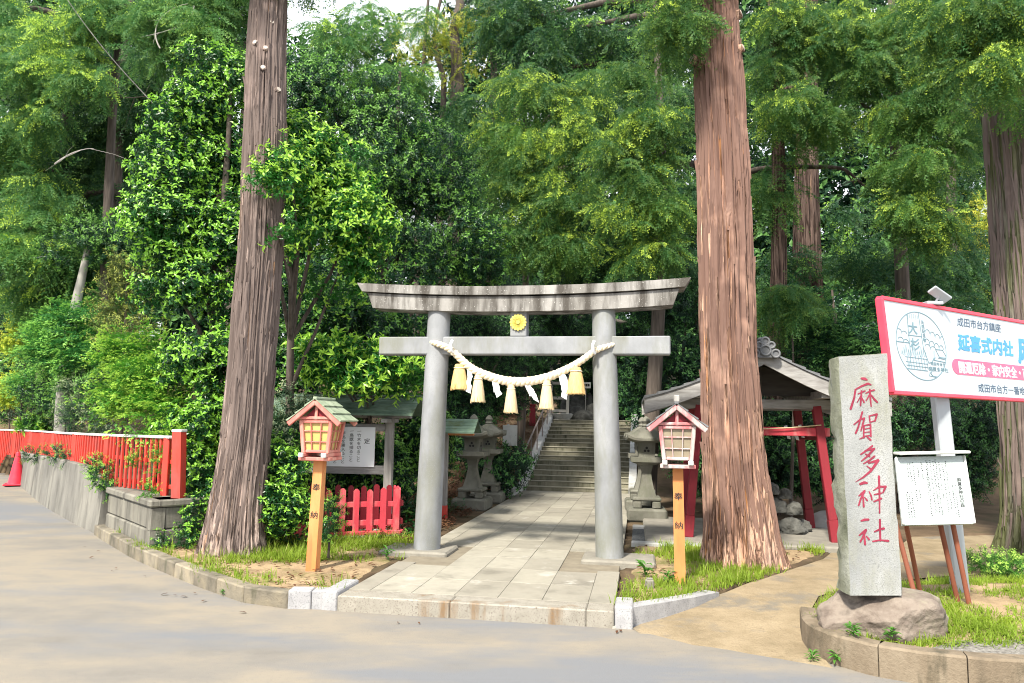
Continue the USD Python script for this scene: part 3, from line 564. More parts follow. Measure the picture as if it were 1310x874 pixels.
# ------------------------------------------------------------------ wooden lamps on posts
def lamp(base, rot, name, label, post_m, frame_m, paper_m, roof_m, finial, lean):
    t = Thing(name, label, 'lamp post', base); R = rz(rot); LX = np.array([[1, 0, lean[0]], [0, 1, lean[1]], [0, 0, 1.0]])
    W = lambda m: xf(xf(m, LX), R, base)
    pz = 1.065
    t.part('post', W(hull([(x*a, y*a, z) for x in (-1, 1) for y in (-1, 1) for a, z in ((.050, -.05), (.048, pz), (.052, -.049), (.049, pz-.01))])), post_m)
    for k, chx in enumerate('奉納'):
        g = affinity.scale(affinity.translate(glyph(chx), -.5, -.5), .085, .075, origin=(0, 0)); t.part('lettering', W(prism(g, (0, -.0515, .80-.27*k), (1, 0, 0), UP, (0, -1, 0), .002)), M['ink'])
    t.part('tray', W(bx(-.165, .165, -.165, .165, pz, pz+.035)), frame_m)
    for a in (-1, 1):
        t.part('tray_beam', W(bx(a*.12-.022, a*.12+.022, -.20, .20, pz+.036, pz+.076)), frame_m)
        for b in (-1, 1): t.part('white_beam_end', W(bx(a*.12-.024, a*.12+.024, b*.20-.016, b*.20+.016, pz+.034, pz+.078)), M['white'])
    z0, z1, w0, w1 = pz+.076, pz+.40, .125, .158
    for k in range(4):
        Q = rz(k*math.pi/2); S = lambda m: W(xf(m, Q))
        pane = t.part('paper_pane', S(hull([(-w0+.02, -w0+.012, z0+.02), (w0-.02, -w0+.012, z0+.02), (-w1+.02, -w1+.012, z1-.02), (w1-.02, -w1+.012, z1-.02), (-w0+.02, -w0+.016, z0+.02), (w0-.02, -w0+.016, z0+.02), (-w1+.02, -w1+.016, z1-.02), (w1-.02, -w1+.016, z1-.02)])), paper_m)
        t.part('frame_post', S(beam((-w0, -w0, z0), (-w1, -w1, z1), .038, .038, (0, 1, 0))), frame_m)
        t.part('frame_rail', S(bx(-w0+.02, w0-.02, -w0-.012, -w0+.014, z0, z0+.03)), frame_m)
        t.part('frame_rail', S(bx(-w1+.02, w1-.02, -w1-.014, -w1+.014, z1-.03, z1+.004)), frame_m)
        for u in (-.34, .34): t.part('lattice_bar', S(beam((u*w0, -w0-.002, z0+.03), (u*w1, -w1-.002, z1-.03), .010, .012, (0, 1, 0), .002)), frame_m)
        for u in (.34, .67): w = w0+(w1-w0)*u; z = z0+(z1-z0)*u; t.part('lattice_bar', S(beam((-w+.02, -w+.001, z), (w-.02, -w+.001, z), .010, .012, (0, 0, 1), .002)), frame_m)
    # gable roof, ridge along depth
    ez, az, ex, dp = pz+.385, pz+.605, .275, .235
    for a in (-1, 1):
        n_ = np.array([a*(az-ez), 0, ex]); n_ /= np.linalg.norm(n_)
        for j in range(3):
            u0, u1 = j/3, (j+1)/3; p0 = np.array([a*ex*(1-u0), 0, ez+(az-ez)*u0])-.012*np.array([-a*ex, 0, az-ez])*(j > 0); p1 = np.array([a*ex*(1-u1), 0, ez+(az-ez)*u1])
            lift = n_*(.004+.010*(j+0)) ; pts = []
            for yy in (-dp, dp):
                for q, o in ((p0, .022), (p1, .008)): pts += [q+[0, yy, 0]+lift*0+n_*.004, q+[0, yy, 0]+n_*o]
            t.part('roof_board', W(hull(pts)), roof_m)
        for yy in (-dp+.02, dp-.02):
            t.part('barge_board', W(beam((a*(ex-.005), yy, ez-.028), (-.0*a, yy, az-.022), .028, .05, n_)), frame_m)
    t.part('ridge', W(bx(-.022, .022, -dp, dp, az+.0, az+.026)), roof_m)
    t.part('gable_board', W(prism(Polygon([(-.15, 0), (.15, 0), (0, .135)]), (0, -.155, z1+.004), (1, 0, 0), UP, (0, 1, 0), .02)), M['red_dull'])
    t.part('king_post', W(bx(-.016, .016, -.18, -.156, z1, z1+.15)), frame_m)
    t.part('gable_tie', W(bx(-.20, .20, -.185, -.155, z1+.006, z1+.036)), frame_m)
    if finial: t.part('finial', W(bx(-.026, .026, -dp+.0, -dp+.07, az+.02, az+.085)), M['grey_wood'])
lamp(G(400, 727, .12), -A, 'lamp_post', 'pink wooden shrine lamp with yellow paper panes and green roof on an orange post', M['ochre'], M['pink'], M['lattice_y'], M['green_roof'], False, (.030, 0))
lamp(G(870, 744, .12), -A-.04, 'lamp_post', 'pink wooden shrine lamp with grey panes and dark roof beside the thick red-barked trunk', M['ochre2'], M['pinkgrey'], M['lattice_g'], M['slate'], True, (-.012, 0))

# ------------------------------------------------------------------ red picket enclosure and notice board behind it
F0 = G(512, 680, .17); F0[2] = 0; F1 = G(392, 684, .17); F1[2] = 0
pf = Thing('picket_fence', 'low faded red picket fence on a concrete base in front of the notice board', 'fence', (*((F0+F1)/2)[:2], .1))
fd = (F1-F0)/np.linalg.norm(F1-F0); fn = np.array([-fd[1], fd[0], 0]); fn = fn if fn[1] > 0 else -fn; LF = np.linalg.norm(F1-F0)+.15; DF = .55
PB = .19
def prow(o, d, n, L, L2, mm, nrm):
    for k in range(n):
        c = o+d*(.06+(L-.12)*k/(n-1)); Rm = np.stack([d, nrm, UP], 1); w = .075; h = .50+.012*np.sin(k*2.1)
        m = hull([(x, y, z) for x in (-w/2, w/2) for y in (-.012, .012) for z in (0, h)] + [(x*.35, y, h+.028) for x in (-w/2, w/2) for y in (-.012, .012)])
        pf.part('picket', xf(m, Rm, c+UP*(PB-.0)), mm)
    for z in (.10, .33): pf.part('rail', beam(o+UP*(PB+z)+nrm*.030, o+d*L+UP*(PB+z)+nrm*.030, .034, .07), mm)
prow(F0, fd, 8, LF, 0, M['red_pink'], fn)
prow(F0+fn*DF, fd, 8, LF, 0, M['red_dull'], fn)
prow(F0+fn*.08, fn, 4, DF-.1, 0, M['red_pink'], -fd)
for a, b in ((F0, F0+fd*LF), (F0+fn*DF, F0+fn*DF+fd*LF), (F0, F0+fn*DF)):
    pf.part('sill', beam(a+UP*.165, b+UP*.165, .09, .05), M['red_pink'])
    pf.part('base_kerb', beam(a+UP*.075-.0*fd, b+UP*.075, .14, .13, ch=.015), M['stringer'])
NB = Thing('notice_board', 'roofed grey timber notice board with a white rules sheet behind the picket fence', 'notice board', (-2.0, 10.45, .1))
ND = np.array([math.cos(.10), -math.sin(.10), 0]); NN = np.array([math.sin(.10), math.cos(.10), 0]); NO = np.array([at(497, 600, 10.45)[0], 10.45, 0.0]); NW = 1.42
RN = np.stack([ND, NN, UP], 1); nb = lambda m: xf(m, RN, NO)
for sx in (0, -NW): NB.part('post', nb(bx(sx-.055, sx+.055, -.055, .055, .05, 1.62)), M['grey_wood'])
for z0, z1 in ((1.44, 1.54), (.85, .97)): NB.part('rail', nb(bx(-NW+.056, -.056, -.03, .03, z0, z1)), M['grey_wood_h'])
NB.part('cross_beam', nb(bx(-NW-.2, .30, -.05, .05, 1.622, 1.70)), M['grey_wood_h'])
for sx in (0, -NW): NB.part('bracket', nb(bx(sx-.04, sx+.04, -.34, .34, 1.56, 1.615)), M['grey_wood_h'])
for sg in (-1, 1):
    for j in range(5):
        u0, u1 = j/5, (j+1)/5; y0, y1 = sg*.46*(1-u0), sg*.46*(1-u1); z0, z1 = 1.66+.25*u0-.006, 1.66+.25*u1
        NB.part('roof_board', nb(hull([(x, yy, z+o) for x in (-NW-.38, .42) for yy, z, o in ((y0, z0, 0), (y0, z0, .026), (y1, z1, 0), (y1, z1, .012))])), M['dark_roof'])
NB.part('ridge_cap', nb(bx(-NW-.40, .44, -.05, .05, 1.905, 1.94)), M['dark_roof'])
SH = nb(bx(-.98, -.19, -.052, -.042, .95, 1.495, .002)); sheet_p = NB.part('rules_sheet', SH, mat('rules_white', [(.76, .79, .83), (.82, .84, .87)], 4, rough=.7), label='white sheet with rules in black brush writing')
def column(txt, x, ytop, w, h, sc=1.0):
    out = []
    for k, c in enumerate(txt): out.append(put(c, x-w/2, ytop-(k+1)*h, w, h*.96))
    return unary_union([affinity.skew(o, ys=4) for o in out])
for txt, x, yt, w, h in (('定', -.30, 1.20, .085, .085), ('一竹木を切ること', -.415, 1.318, .062, .056), ('一鳥獣を捕ること', -.52, 1.318, .062, .056), ('車馬を乗入ること', -.635, 1.29, .062, .056), ('一御神域を汚すこと', -.745, 1.318, .062, .053)):
    NB.part('lettering', nb(prism(column(txt, x, yt+.15, w, h), (0, -.0545, 0), (1, 0, 0), UP, (0, 1, 0), .002)), M['ink'], under=sheet_p)
# second small roofed board behind the left pillar
N2 = Thing('notice_board', 'small roofed board with red post feet half behind the left gate pillar', 'notice board', at(560, 640, 11.6)*[1, 1, 0]+[0, 0, .1])
o2 = np.array([at(569, 600, 11.6)[0], 11.6, 0]); n2 = lambda m: xf(m, RN, o2)
for sx in (0,):
    N2.part('post', n2(bx(sx-.045, sx+.045, -.045, .045, .32, 1.45)), M['grey_wood']); N2.part('post_foot', n2(bx(sx-.052, sx+.052, -.052, .052, .1, .32)), M['red'])
for z0 in (.72, 1.22): N2.part('rail', n2(bx(-.30, -.045, -.025, .025, z0, z0+.09)), M['grey_wood_h'])
for sg in (-1, 1):
    for j in range(4):
        u0, u1 = j/4, (j+1)/4; y0, y1 = sg*.40*(1-u0), sg*.40*(1-u1); z0, z1 = 1.42+.20*u0-.006, 1.42+.20*u1
        N2.part('roof_board', n2(hull([(x, yy, z+o) for x in (-.34, .50) for yy, z, o in ((y0, z0, 0), (y0, z0, .024), (y1, z1, 0), (y1, z1, .010))])), M['dark_roof'])
N2.part('cross_beam', n2(bx(-.30, .44, -.04, .04, 1.38, 1.44)), M['ochre'])

# ------------------------------------------------------------------ stone lanterns
sl = Thing('stone_lantern', 'nearer of the two dark stone lanterns left of the path', 'stone lantern', P(-.0, 0), 'stone lanterns along the path')
sq = lambda w, z0, z1, ch=.015: xf(cbox(w, w, z1-z0, ch), None, (0, 0, (z0+z1)/2))
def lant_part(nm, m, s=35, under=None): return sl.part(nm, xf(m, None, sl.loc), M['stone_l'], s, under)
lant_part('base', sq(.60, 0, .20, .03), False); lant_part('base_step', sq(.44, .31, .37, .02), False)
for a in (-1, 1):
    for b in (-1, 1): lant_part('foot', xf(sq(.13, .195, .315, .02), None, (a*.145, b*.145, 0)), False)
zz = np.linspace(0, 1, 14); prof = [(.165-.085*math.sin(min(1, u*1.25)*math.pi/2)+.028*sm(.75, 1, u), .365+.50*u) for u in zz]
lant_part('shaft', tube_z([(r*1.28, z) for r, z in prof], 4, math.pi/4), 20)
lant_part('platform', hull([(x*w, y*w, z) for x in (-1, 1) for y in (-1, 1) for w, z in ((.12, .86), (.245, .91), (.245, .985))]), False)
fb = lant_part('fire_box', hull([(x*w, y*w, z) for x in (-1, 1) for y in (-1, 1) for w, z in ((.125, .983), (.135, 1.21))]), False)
for k in range(4):
    em = unary_union([Point(.03*math.cos(a), .03*math.sin(a)).buffer(.020) for a in (math.pi/2, math.pi*7/6, math.pi*11/6)]); q = rz(k*math.pi/2)
    sl.part('window_mark', xf(prism(em, (0, -.134, 1.095), (1, 0, 0), UP, (0, -1, 0), .004), q, sl.loc), M['ink'], under=fb)
V = []
rows_ = [(.17, 1.205, 0), (.32, 1.24, .045), (.325, 1.275, .06), (.24, 1.325, .02), (.15, 1.40, .0), (.07, 1.45, 0)]
n = 32; w = np.arange(n)*2*math.pi/n
for r0, z0, lift in rows_:
    k = 1/np.maximum(np.abs(np.cos(w)), np.abs(np.sin(w))); k = k**.75; cor = ((k-1)/(k.max()-1))
    V.append(np.stack([r0*k*np.cos(w), r0*k*np.sin(w), z0+lift*cor**2], 1))
v = np.vstack(V); i, j = np.meshgrid(np.arange(len(rows_)-1), np.arange(n), indexing='ij'); q = np.stack([i*n+j, i*n+(j+1) % n, (i+1)*n+(j+1) % n, (i+1)*n+j], -1).reshape(-1, 4)
f = np.vstack([q[:, [0, 1, 2]], q[:, [0, 2, 3]]]); v = np.vstack([v, [[0, 0, 1.21]], [[0, 0, 1.455]]]); jj = np.arange(n)
f = np.vstack([f, np.stack([np.full(n, len(v)-2), (jj+1) % n, jj], 1), np.stack([np.full(n, len(v)-1), 5*n+jj, 5*n+(jj+1) % n], 1)])
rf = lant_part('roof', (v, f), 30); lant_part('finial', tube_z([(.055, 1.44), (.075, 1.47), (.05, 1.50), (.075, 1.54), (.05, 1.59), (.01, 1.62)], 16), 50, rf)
px_ = sl.prim; sl.prim.GetAttribute('xformOp:translate').Set(Gf.Vec3d(*map(float, np.array([G(604, 650, .12)[0], G(604, 650, .12)[1], .10])))); UsdGeom.Xformable(sl.prim).AddRotateZOp().Set(-math.degrees(A))
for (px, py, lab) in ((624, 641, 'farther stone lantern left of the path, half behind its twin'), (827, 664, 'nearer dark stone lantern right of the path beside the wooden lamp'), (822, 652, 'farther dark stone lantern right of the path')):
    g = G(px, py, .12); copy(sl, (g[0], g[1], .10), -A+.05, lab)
# side paving between the right lantern and the pavilion
sp = Thing('side_path', kind='structure', loc=(2, 10.5, .1))
for a in range(2):
    sp.part('paving_slab', slab(1.62, 2.02, 1.35+a*.62, 1.95+a*.62, .145, .08, .008), M['tiles'][2])
for t0 in (1.12, 2.62): sp.part('edge_stone', slab(1.24, 2.5, t0, t0+.16, .155, .12, .01), M['stringer'])
sp.part('gravel_bed', slab(1.24, 2.5, 1.285, 2.615, .12, .1, .01), mat('dark_gravel', [(.03, .035, .04), (.09, .095, .10), (.16, .165, .17)], 40, rough=.8, bump=.8, bscale=50))
# ------------------------------------------------------------------ water pavilion
PV = np.array([3.20, 9.74, 0.0]); PA = math.radians(9.0); RP = rz(-PA); pvl = Thing('water_pavilion', 'open shrine pavilion with splayed red posts and grey gabled roof behind the thick trunk', 'pavilion', PV+[0, 0, .1])
pw = lambda m: xf(m, RP, PV)
pvl.part('floor_slab', pw(bx(-1.45, 1.45, -.42, 2.05, -.1, .165, .02)), M['foot'])
tops = {}
for sx in (-1, 1):
    for y0, y1 in ((0, .10), (1.35, 1.25)):
        b, t = np.array([sx*.90, y0, .16]), np.array([sx*.735, y1, 1.86]); j = b+(t-b)*.16
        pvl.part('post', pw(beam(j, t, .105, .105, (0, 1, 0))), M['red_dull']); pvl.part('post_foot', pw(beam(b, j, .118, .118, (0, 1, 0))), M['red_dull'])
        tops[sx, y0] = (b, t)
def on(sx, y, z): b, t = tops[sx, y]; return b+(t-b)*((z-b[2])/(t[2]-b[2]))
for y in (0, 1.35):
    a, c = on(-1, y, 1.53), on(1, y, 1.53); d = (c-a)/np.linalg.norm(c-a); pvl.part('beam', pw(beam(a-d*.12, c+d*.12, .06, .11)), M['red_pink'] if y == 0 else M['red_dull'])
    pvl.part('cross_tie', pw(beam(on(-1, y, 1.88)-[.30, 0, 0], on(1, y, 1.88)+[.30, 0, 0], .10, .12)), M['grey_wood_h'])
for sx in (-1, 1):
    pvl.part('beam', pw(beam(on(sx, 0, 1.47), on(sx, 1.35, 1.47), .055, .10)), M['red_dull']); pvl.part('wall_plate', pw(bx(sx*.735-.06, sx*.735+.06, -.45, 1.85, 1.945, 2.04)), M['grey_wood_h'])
EZ, RZ, EX, Y0, Y1 = 1.90, 2.52, 1.46, -.50, 1.75
def rfz(u): return EZ+(RZ-EZ)*(u+.10*np.sin(math.pi*u)*-1)          # slight sag of the slope
for sx in (-1, 1):
    n = 9
    for j in range(n):
        u0, u1 = j/n, (j+1)/n; x0, x1 = sx*EX*(1-u0), sx*EX*(1-u1)
        pvl.part('roof_sheet', pw(hull([(x, y, z+o) for y in (Y0-.02, Y1) for x, z, o in ((x0, rfz(u0), .018), (x0, rfz(u0), .058), (x1, rfz(u1), .018), (x1, rfz(u1), .036))])), M['slate'])
    for y, dd in ((Y0, .0), (Y1, -.05)):
        for k in range(6):
            u0, u1 = k/6, (k+1)/6; x0, x1 = sx*EX*(1-u0)-.0, sx*EX*(1-u1)
            if k == 0: bb = []
            bb.append(hull([(x, yy, z+o) for yy in (y+dd, y+dd+.05) for x, z, o in ((x0, rfz(u0), .012), (x0, rfz(u0), -.165), (x1, rfz(u1), .012), (x1, rfz(u1), -.165))]))
        pvl.part('barge_board', pw(cat(bb)), M['grey_wood_h'])
    for k in range(7): y = Y0+.25+k*.33; pvl.part('rafter', pw(beam((sx*(EX-.08), y, rfz(.05)-.03), (sx*.06, y, rfz(.96)-.03), .045, .06)), M['dark_wood'])
pvl.part('king_post', pw(bx(-.06, .06, .05, .15, 1.94, 2.48)), M['dark_wood'])
pvl.part('gable_board', pw(prism(Polygon([(-1.0, 0), (1.0, 0), (0, .42)]), (0, .12, 1.99), (1, 0, 0), UP, (0, 1, 0), .03)), M['dark_wood'])
rd = pvl.part('ridge', pw(cat([bx(-.10, .10, Y0-.03, Y1, RZ+.02, RZ+.12, .02), bx(-.07, .07, Y0-.035, Y1, RZ+.121, RZ+.17, .03)])), M['slate'])
orn = unary_union([Polygon([(-.20, 0), (.20, 0), (.12, .14), (.06, .24), (-.06, .24), (-.12, .14)]), Point(-.15, .06).buffer(.075), Point(.15, .06).buffer(.075), Point(-.09, .19).buffer(.06), Point(.09, .19).buffer(.06), Point(0, .25).buffer(.075)])
orn = affinity.scale(orn, .8, .8, origin=(0, 0))
pvl.part('ridge_ornament', pw(prism(orn, (0, Y0-.10, RZ-.09), (1, 0, 0), UP, (0, 1, 0), .07)), M['slate'], under=rd)
pvl.part('ornament_scrolls', pw(cat([xf(trimesh.creation.torus(r, .014, 20, 8), np.array([[1, 0, 0], [0, 0, -1], [0, 1, 0]]), (x*.8, Y0-.105, RZ-.09+z*.8)) for x, z, r in ((-.15, .06, .045), (.15, .06, .045), (-.09, .19, .036), (.09, .19, .036), (0, .25, .045), (0, .11, .06))])), M['slate'], 60, under=rd)
a_, b_ = pw((np.array([on(-1, 0, 1.60), on(1, 0, 1.62)]), np.zeros((1, 3), int)))[0]
k = np.linspace(0, 1, 14)[:, None]; cord = a_+(b_-a_)*k-UP*.05*np.sin(math.pi*k)-[0, .075, 0]
single('cord', tube(cord, .008, 6), M['straw'], 60, label='thin straw cord tied across the front of the red pavilion', cat='cord')
for k, (px, py) in enumerate(((1005, 545), (1016, 547), (1023, 544))):
    o = at(px, py, 10.35 if k else 10.0); s = .0095; zz = unary_union([Polygon([(-3, 0), (3, 1), (4, -8), (-2, -9)]), Polygon([(-1, -7), (5, -6), (6, -15), (0, -16)]), Polygon([(1, -13), (7, -13), (9, -23), (3, -22)])])
    single('paper_streamer', prism(affinity.scale(zz, s*.8, s*.8, origin=(0, 0)), o, (1, .1, 0), UP, (0, 1, 0), .003), M['paper'], label=('small white folded paper hanging nearest the thick trunk', 'middle white folded paper streamer under the pavilion roof', 'white folded paper streamer hanging beside the front red post')[k], cat='paper streamer')
rk = Thing('rock_basin', 'pile of grey rocks forming a water basin in the pavilion', 'rock basin', (3.55, 10.55, .16))
for k, (dx, dy, z, sz) in enumerate(((-.30, .05, 0, (.42, .4, .36)), (.05, -.1, 0, (.40, .38, .30)), (.22, .1, 0, (.30, .3, .24)), (-.12, .15, .26, (.34, .34, .30)), (.10, .05, .24, (.26, .28, .26)), (-.18, .1, .50, (.24, .24, .22)), (.02, .12, .44, (.2, .2, .2)), (-.42, .1, .3, (.22, .2, .3)))):
    rk.part('rock', xf(rock(40+k, sz, 4, .6), None, np.array([3.80+dx, 10.45+dy, .16+z])), M['rock'], 40)
single('white_rock', xf(rock(55, (.42, .34, .36), 3), None, at(1056, 688, 11.0)*[1, 1, 0]+[0, 0, .16]), mat('pale_rock', [(.20, .20, .20), (.31, .31, .31)], 4, rough=.85, bump=.3), 40, label='pale rock lying at the foot of the front red post', cat='rock')

# ------------------------------------------------------------------ stone monument
def plane(px, py, p0, n):
    d = ray(px, py); o = np.array([0, 0, EYE]); return o+d*(((p0-o)@n)/(d@n))
MY = 5.28; mn = np.array([-.03, -1, 0.0]); mn /= np.linalg.norm(mn); m0 = np.array([2.5, MY, 0])
fc = [plane(*q, m0, mn) for q in ((1073, 456), (1134, 453), (1153.6, 762), (1088.6, 762))]
mo = Thing('stone_monument', 'tall rough granite name stone with red carved characters on a brown boulder', 'monument', (2.55, 5.45, .15))
r = np.random.default_rng(3); N = 34; M_ = 12; V = []
bk = np.array([.035, .26, 0])
for k in range(N+1):
    u = k/N; L, Rr = fc[0]+(fc[3]-fc[0])*u, fc[1]+(fc[2]-fc[1])*u
    jl = lambda sd, a: np.array([(meshkit.noise(np.array([[u*14, sd*3.3, 1.7]]), sd)[0]-.5)*a+(meshkit.noise(np.array([[u*40, sd*5.3, .7]]), sd+9)[0]-.5)*a*.5, 0, 0])
    L2, R2 = L+jl(1, .014), Rr+jl(2, .022)
    ring = [L2+(R2-L2)*q for q in np.linspace(0, 1, 9)] + [R2+[.012, .03, 0]+jl(3, .03), R2+[.014, .12, 0]+jl(4, .03), R2+[.0, .24, 0]+jl(5, .03), L2+bk+jl(6, .05), L2+bk*.7+jl(7, .05)+[-.012, 0, 0], L2+bk*.4+jl(8, .04)+[-.02, 0, 0], L2+bk*.12+jl(9, .02)+[-.012, 0, 0]]
    V.append(ring)
V = np.array(V); nr = V.shape[1]
V[0, :, 2] += .02*(meshkit.noise(V[0]*9, 4)-.5); V[0, 9:, 2] -= .012
v = V.reshape(-1, 3); i, j = np.meshgrid(np.arange(N), np.arange(nr), indexing='ij'); q = np.stack([i*nr+j, (i+1)*nr+j, (i+1)*nr+(j+1) % nr, i*nr+(j+1) % nr], -1)
front = q[:, :8].reshape(-1, 4); side = q[:, 8:].reshape(-1, 4); tri = lambda q: np.vstack([q[:, [0, 1, 2]], q[:, [0, 2, 3]]])
capf = np.array([(0, k, k+1) for k in range(1, nr-1)]); v2 = np.vstack([v, V[0]]); cap_ = capf+len(v)
mo.part('dressed_face', (v, tri(front)), M['mono'], 30, label='dressed grey front face'); mo.part('rough_back', (v2, np.vstack([tri(side), cap_])), M['mono_side'], 50, label='rough mossy sides')
c5 = lambda pts, w: ([(1070+x/6.72, 470+y/6.72) for x, y in pts], [a/6.72 for a in w])
c6 = lambda pts, w: ([(1070+x/7.29, 590+y/7.29) for x, y in pts], [a/7.29 for a in w])
chars = [
 [c5([(215, 95), (240, 98), (262, 108)], [16, 26, 12]), c5([(160, 192), (215, 162), (270, 140), (296, 150)], [12, 16, 20, 12]), c5([(163, 195), (152, 262), (122, 356)], [15, 16, 20]), c5([(185, 228), (245, 203)], [10, 12]), c5([(214, 203), (212, 260), (206, 328)], [14, 15, 14]), c5([(207, 248), (176, 302)], [12, 7]), c5([(214, 256), (236, 300)], [10, 15]), c5([(252, 222), (300, 200), (322, 196)], [11, 13, 16]), c5([(286, 190), (290, 260), (297, 335)], [15, 16, 13]), c5([(282, 238), (254, 288)], [12, 7]), c5([(296, 234), (325, 276), (350, 300)], [10, 17, 14])],
 [c5([(222, 384), (206, 440), (188, 510), (165, 566)], [15, 15, 14, 16]), c5([(150, 492), (200, 450), (240, 436)], [11, 13, 13]), c5([(238, 438), (222, 500), (210, 545)], [14, 14, 10]), c5([(282, 418), (287, 472)], [14, 12]), c5([(285, 418), (348, 402), (330, 462)], [10, 16, 14]), c5([(288, 472), (334, 458)], [10, 10]), c5([(236, 500), (232, 594)], [14, 14]), c5([(238, 500), (292, 490), (296, 594)], [10, 15, 14]), c5([(242, 530), (290, 522)], [8, 8]), c5([(240, 560), (290, 553)], [8, 8]), c5([(234, 592), (296, 584)], [9, 9]), c5([(240, 600), (198, 616)], [14, 7]), c5([(262, 596), (292, 624)], [12, 18])],
 [c5([(306, 676), (262, 712), (208, 748)], [17, 15, 12]), c5([(246, 716), (324, 700), (262, 768), (214, 806)], [12, 18, 15, 9]), c5([(248, 744), (284, 764)], [9, 16]), c5([(326, 764), (282, 800), (232, 828)], [16, 14, 9]), c5([(276, 822), (358, 800), (296, 890), (230, 945), (165, 985)], [14, 24, 19, 14, 5]), c5([(262, 850), (292, 872)], [10, 17])],
 [c6([(222, 214), (255, 200), (284, 204)], [22, 28, 18]), c6([(208, 324), (262, 278), (226, 350), (206, 412)], [11, 20, 15, 16]), c6([(248, 322), (254, 424)], [14, 19]), c6([(262, 338), (286, 366)], [10, 16]), c6([(304, 284), (322, 322), (330, 360)], [10, 16, 15]), c6([(344, 272), (398, 238), (458, 238), (432, 296)], [9, 16, 22, 13]), c6([(352, 312), (416, 298)], [10, 17]), c6([(348, 378), (416, 348)], [12, 19]), c6([(396, 142), (400, 300), (402, 486)], [20, 17, 12])],
 [c6([(230, 556), (262, 546), (298, 544)], [14, 24, 20]), c6([(212, 692), (274, 642), (240, 720), (222, 752)], [13, 24, 15, 16]), c6([(258, 676), (266, 776)], [15, 20]), c6([(278, 700), (302, 728)], [11, 19]), c6([(354, 658), (400, 636), (440, 628)], [12, 16, 24]), c6([(404, 546), (408, 742)], [18, 18]), c6([(340, 748), (410, 736), (482, 744)], [16, 15, 22])]]
ex_, ez_ = np.cross(UP, mn), UP
for k, chs in enumerate(chars):
    g = brush(chs); o = plane(1110, 600, m0, mn)
    polys = []
    for pg in (g.geoms if hasattr(g, 'geoms') else [g]):
        ring = lambda rr: [((plane(a, b, m0, mn)-o)@ex_, (plane(a, b, m0, mn)-o)@ez_) for a, b in rr.coords]
        polys.append(Polygon(ring(pg.exterior), [ring(h) for h in pg.interiors]))
    # carved: painted floor of each stroke
    mo.part('carved_character', prism(unary_union(polys).buffer(0), o+mn*.0005, ex_, ez_, mn, .003), M['carve'])
bl = rock(21, (.82, .72, .60), 6, .30, .42); v, f = bl
v = v+np.array([2.66, 5.50, .10]); zt = fc[3][2]; v[:, 2] = np.where(v[:, 2] > zt-.01, zt-.01+(v[:, 2]-zt+.01)*.12, v[:, 2])
mo.part('base_boulder', (v, f), M['boulder'], True)

# ------------------------------------------------------------------ information board
ib = Thing('information_board', 'tilted pale information panel on four thin rusty legs beside the name stone', 'information board', (3.6, 6.3, .1))
q = [at(1146, 585, 6.12), at(1233, 583, 6.12), None, at(1155.5, 672, 5.92)]; q[2] = q[1]+q[3]-q[0]; nq = np.cross(q[1]-q[0], q[3]-q[0]); nq /= np.linalg.norm(nq); nq = nq if nq[1] < 0 else -nq
ib.part('panel', hull([p for p in q]+[p-nq*.03 for p in q]), mat('panel_pale', [(.35, .405, .405), (.40, .45, .45)], 2, rough=.4), label='pale panel')
ib.part('top_hood', beam(q[0]+nq*.03-(q[1]-q[0])*.015+UP*.02, q[1]+nq*.03+(q[1]-q[0])*.02+UP*.02, .11, .022), M['white'])
ux, uy = (q[1]-q[0]), (q[3]-q[0]); Lx, Ly = np.linalg.norm(ux), np.linalg.norm(uy); ux, uy = ux/Lx, uy/Ly
for a, b in ((0, 3), (1, 2)): ib.part('side_rim', beam(q[a]+nq*.006, q[b]+nq*.006, .018, .018, nq), M['white'])
r = np.random.default_rng(8)
def dashes(x, y0, y1, w):
    out = []; y = y0
    while y < y1:
        h = w*1.0
        if r.random() > .06:
            for _ in range(3):
                a, b = r.uniform(-.45, .25)*w, r.uniform(0, .7)*h; out.append(sbox(x+a, y+b, x+a+r.uniform(.2, .6)*w, y+b+.2*h) if r.random() > .45 else sbox(x+a, y+b, x+a+.18*w, y+b+r.uniform(.3, .6)*h))
        y += h*1.12
    return out
body = []
for x, y0, y1 in ((.80, .44, .88), (.765, .40, .86), (.71, .07, .80), (.665, .10, .82), (.615, .08, .62), (.57, .05, .86), (.53, .07, .85), (.485, .05, .84), (.44, .05, .50), (.42, .18, .87), (.36, .08, .33), (.30, .17, .30), (.285, .47, .62), (.235, .08, .64), (.19, .08, .36), (.15, .10, .30), (.17, .52, .90), (.135, .52, .90), (.10, .52, .88)):
    body += dashes(x*Lx, y0*Ly, y1*Ly, .0145)
flat = lambda g, lift: prism(g, q[0]+nq*lift, ux, uy, nq, .0012)
ib.part('small_print', flat(unary_union(body), .0015), M['ink'], kind='stuff')
ttl = unary_union([affinity.scale(affinity.translate(glyph(c), -.5, -.5), .034, -.034, origin=(0, 0)) if False else affinity.translate(affinity.scale(affinity.translate(glyph(c), -.5, -.5), .036, -.036, origin=(0, 0)), .875*Lx, (.36+.062*k)*Ly) for k, c in enumerate('麻賀多神社の森')])
ib.part('title_lettering', flat(ttl, .0015), M['ink'])
for (x0, y0), (x1, y1), Y0_, Y1_ in (((1153, 668), (1168, 752), 5.98, 6.0), ((1166, 668), (1176, 752), 6.02, 6.35), ((1210, 666), (1228, 781), 6.0, 6.22), ((1226, 664), (1242, 783), 5.97, 6.12)):
    a = at(x0, y0, Y0_)-nq*.075; b = at(x1, y1, Y1_); ib.part('leg', tube([a+(a-b)*.25+[0, .02, 0], b+(b-a)/np.linalg.norm(b-a)*.12], .019, 10), M['rust'], 60)

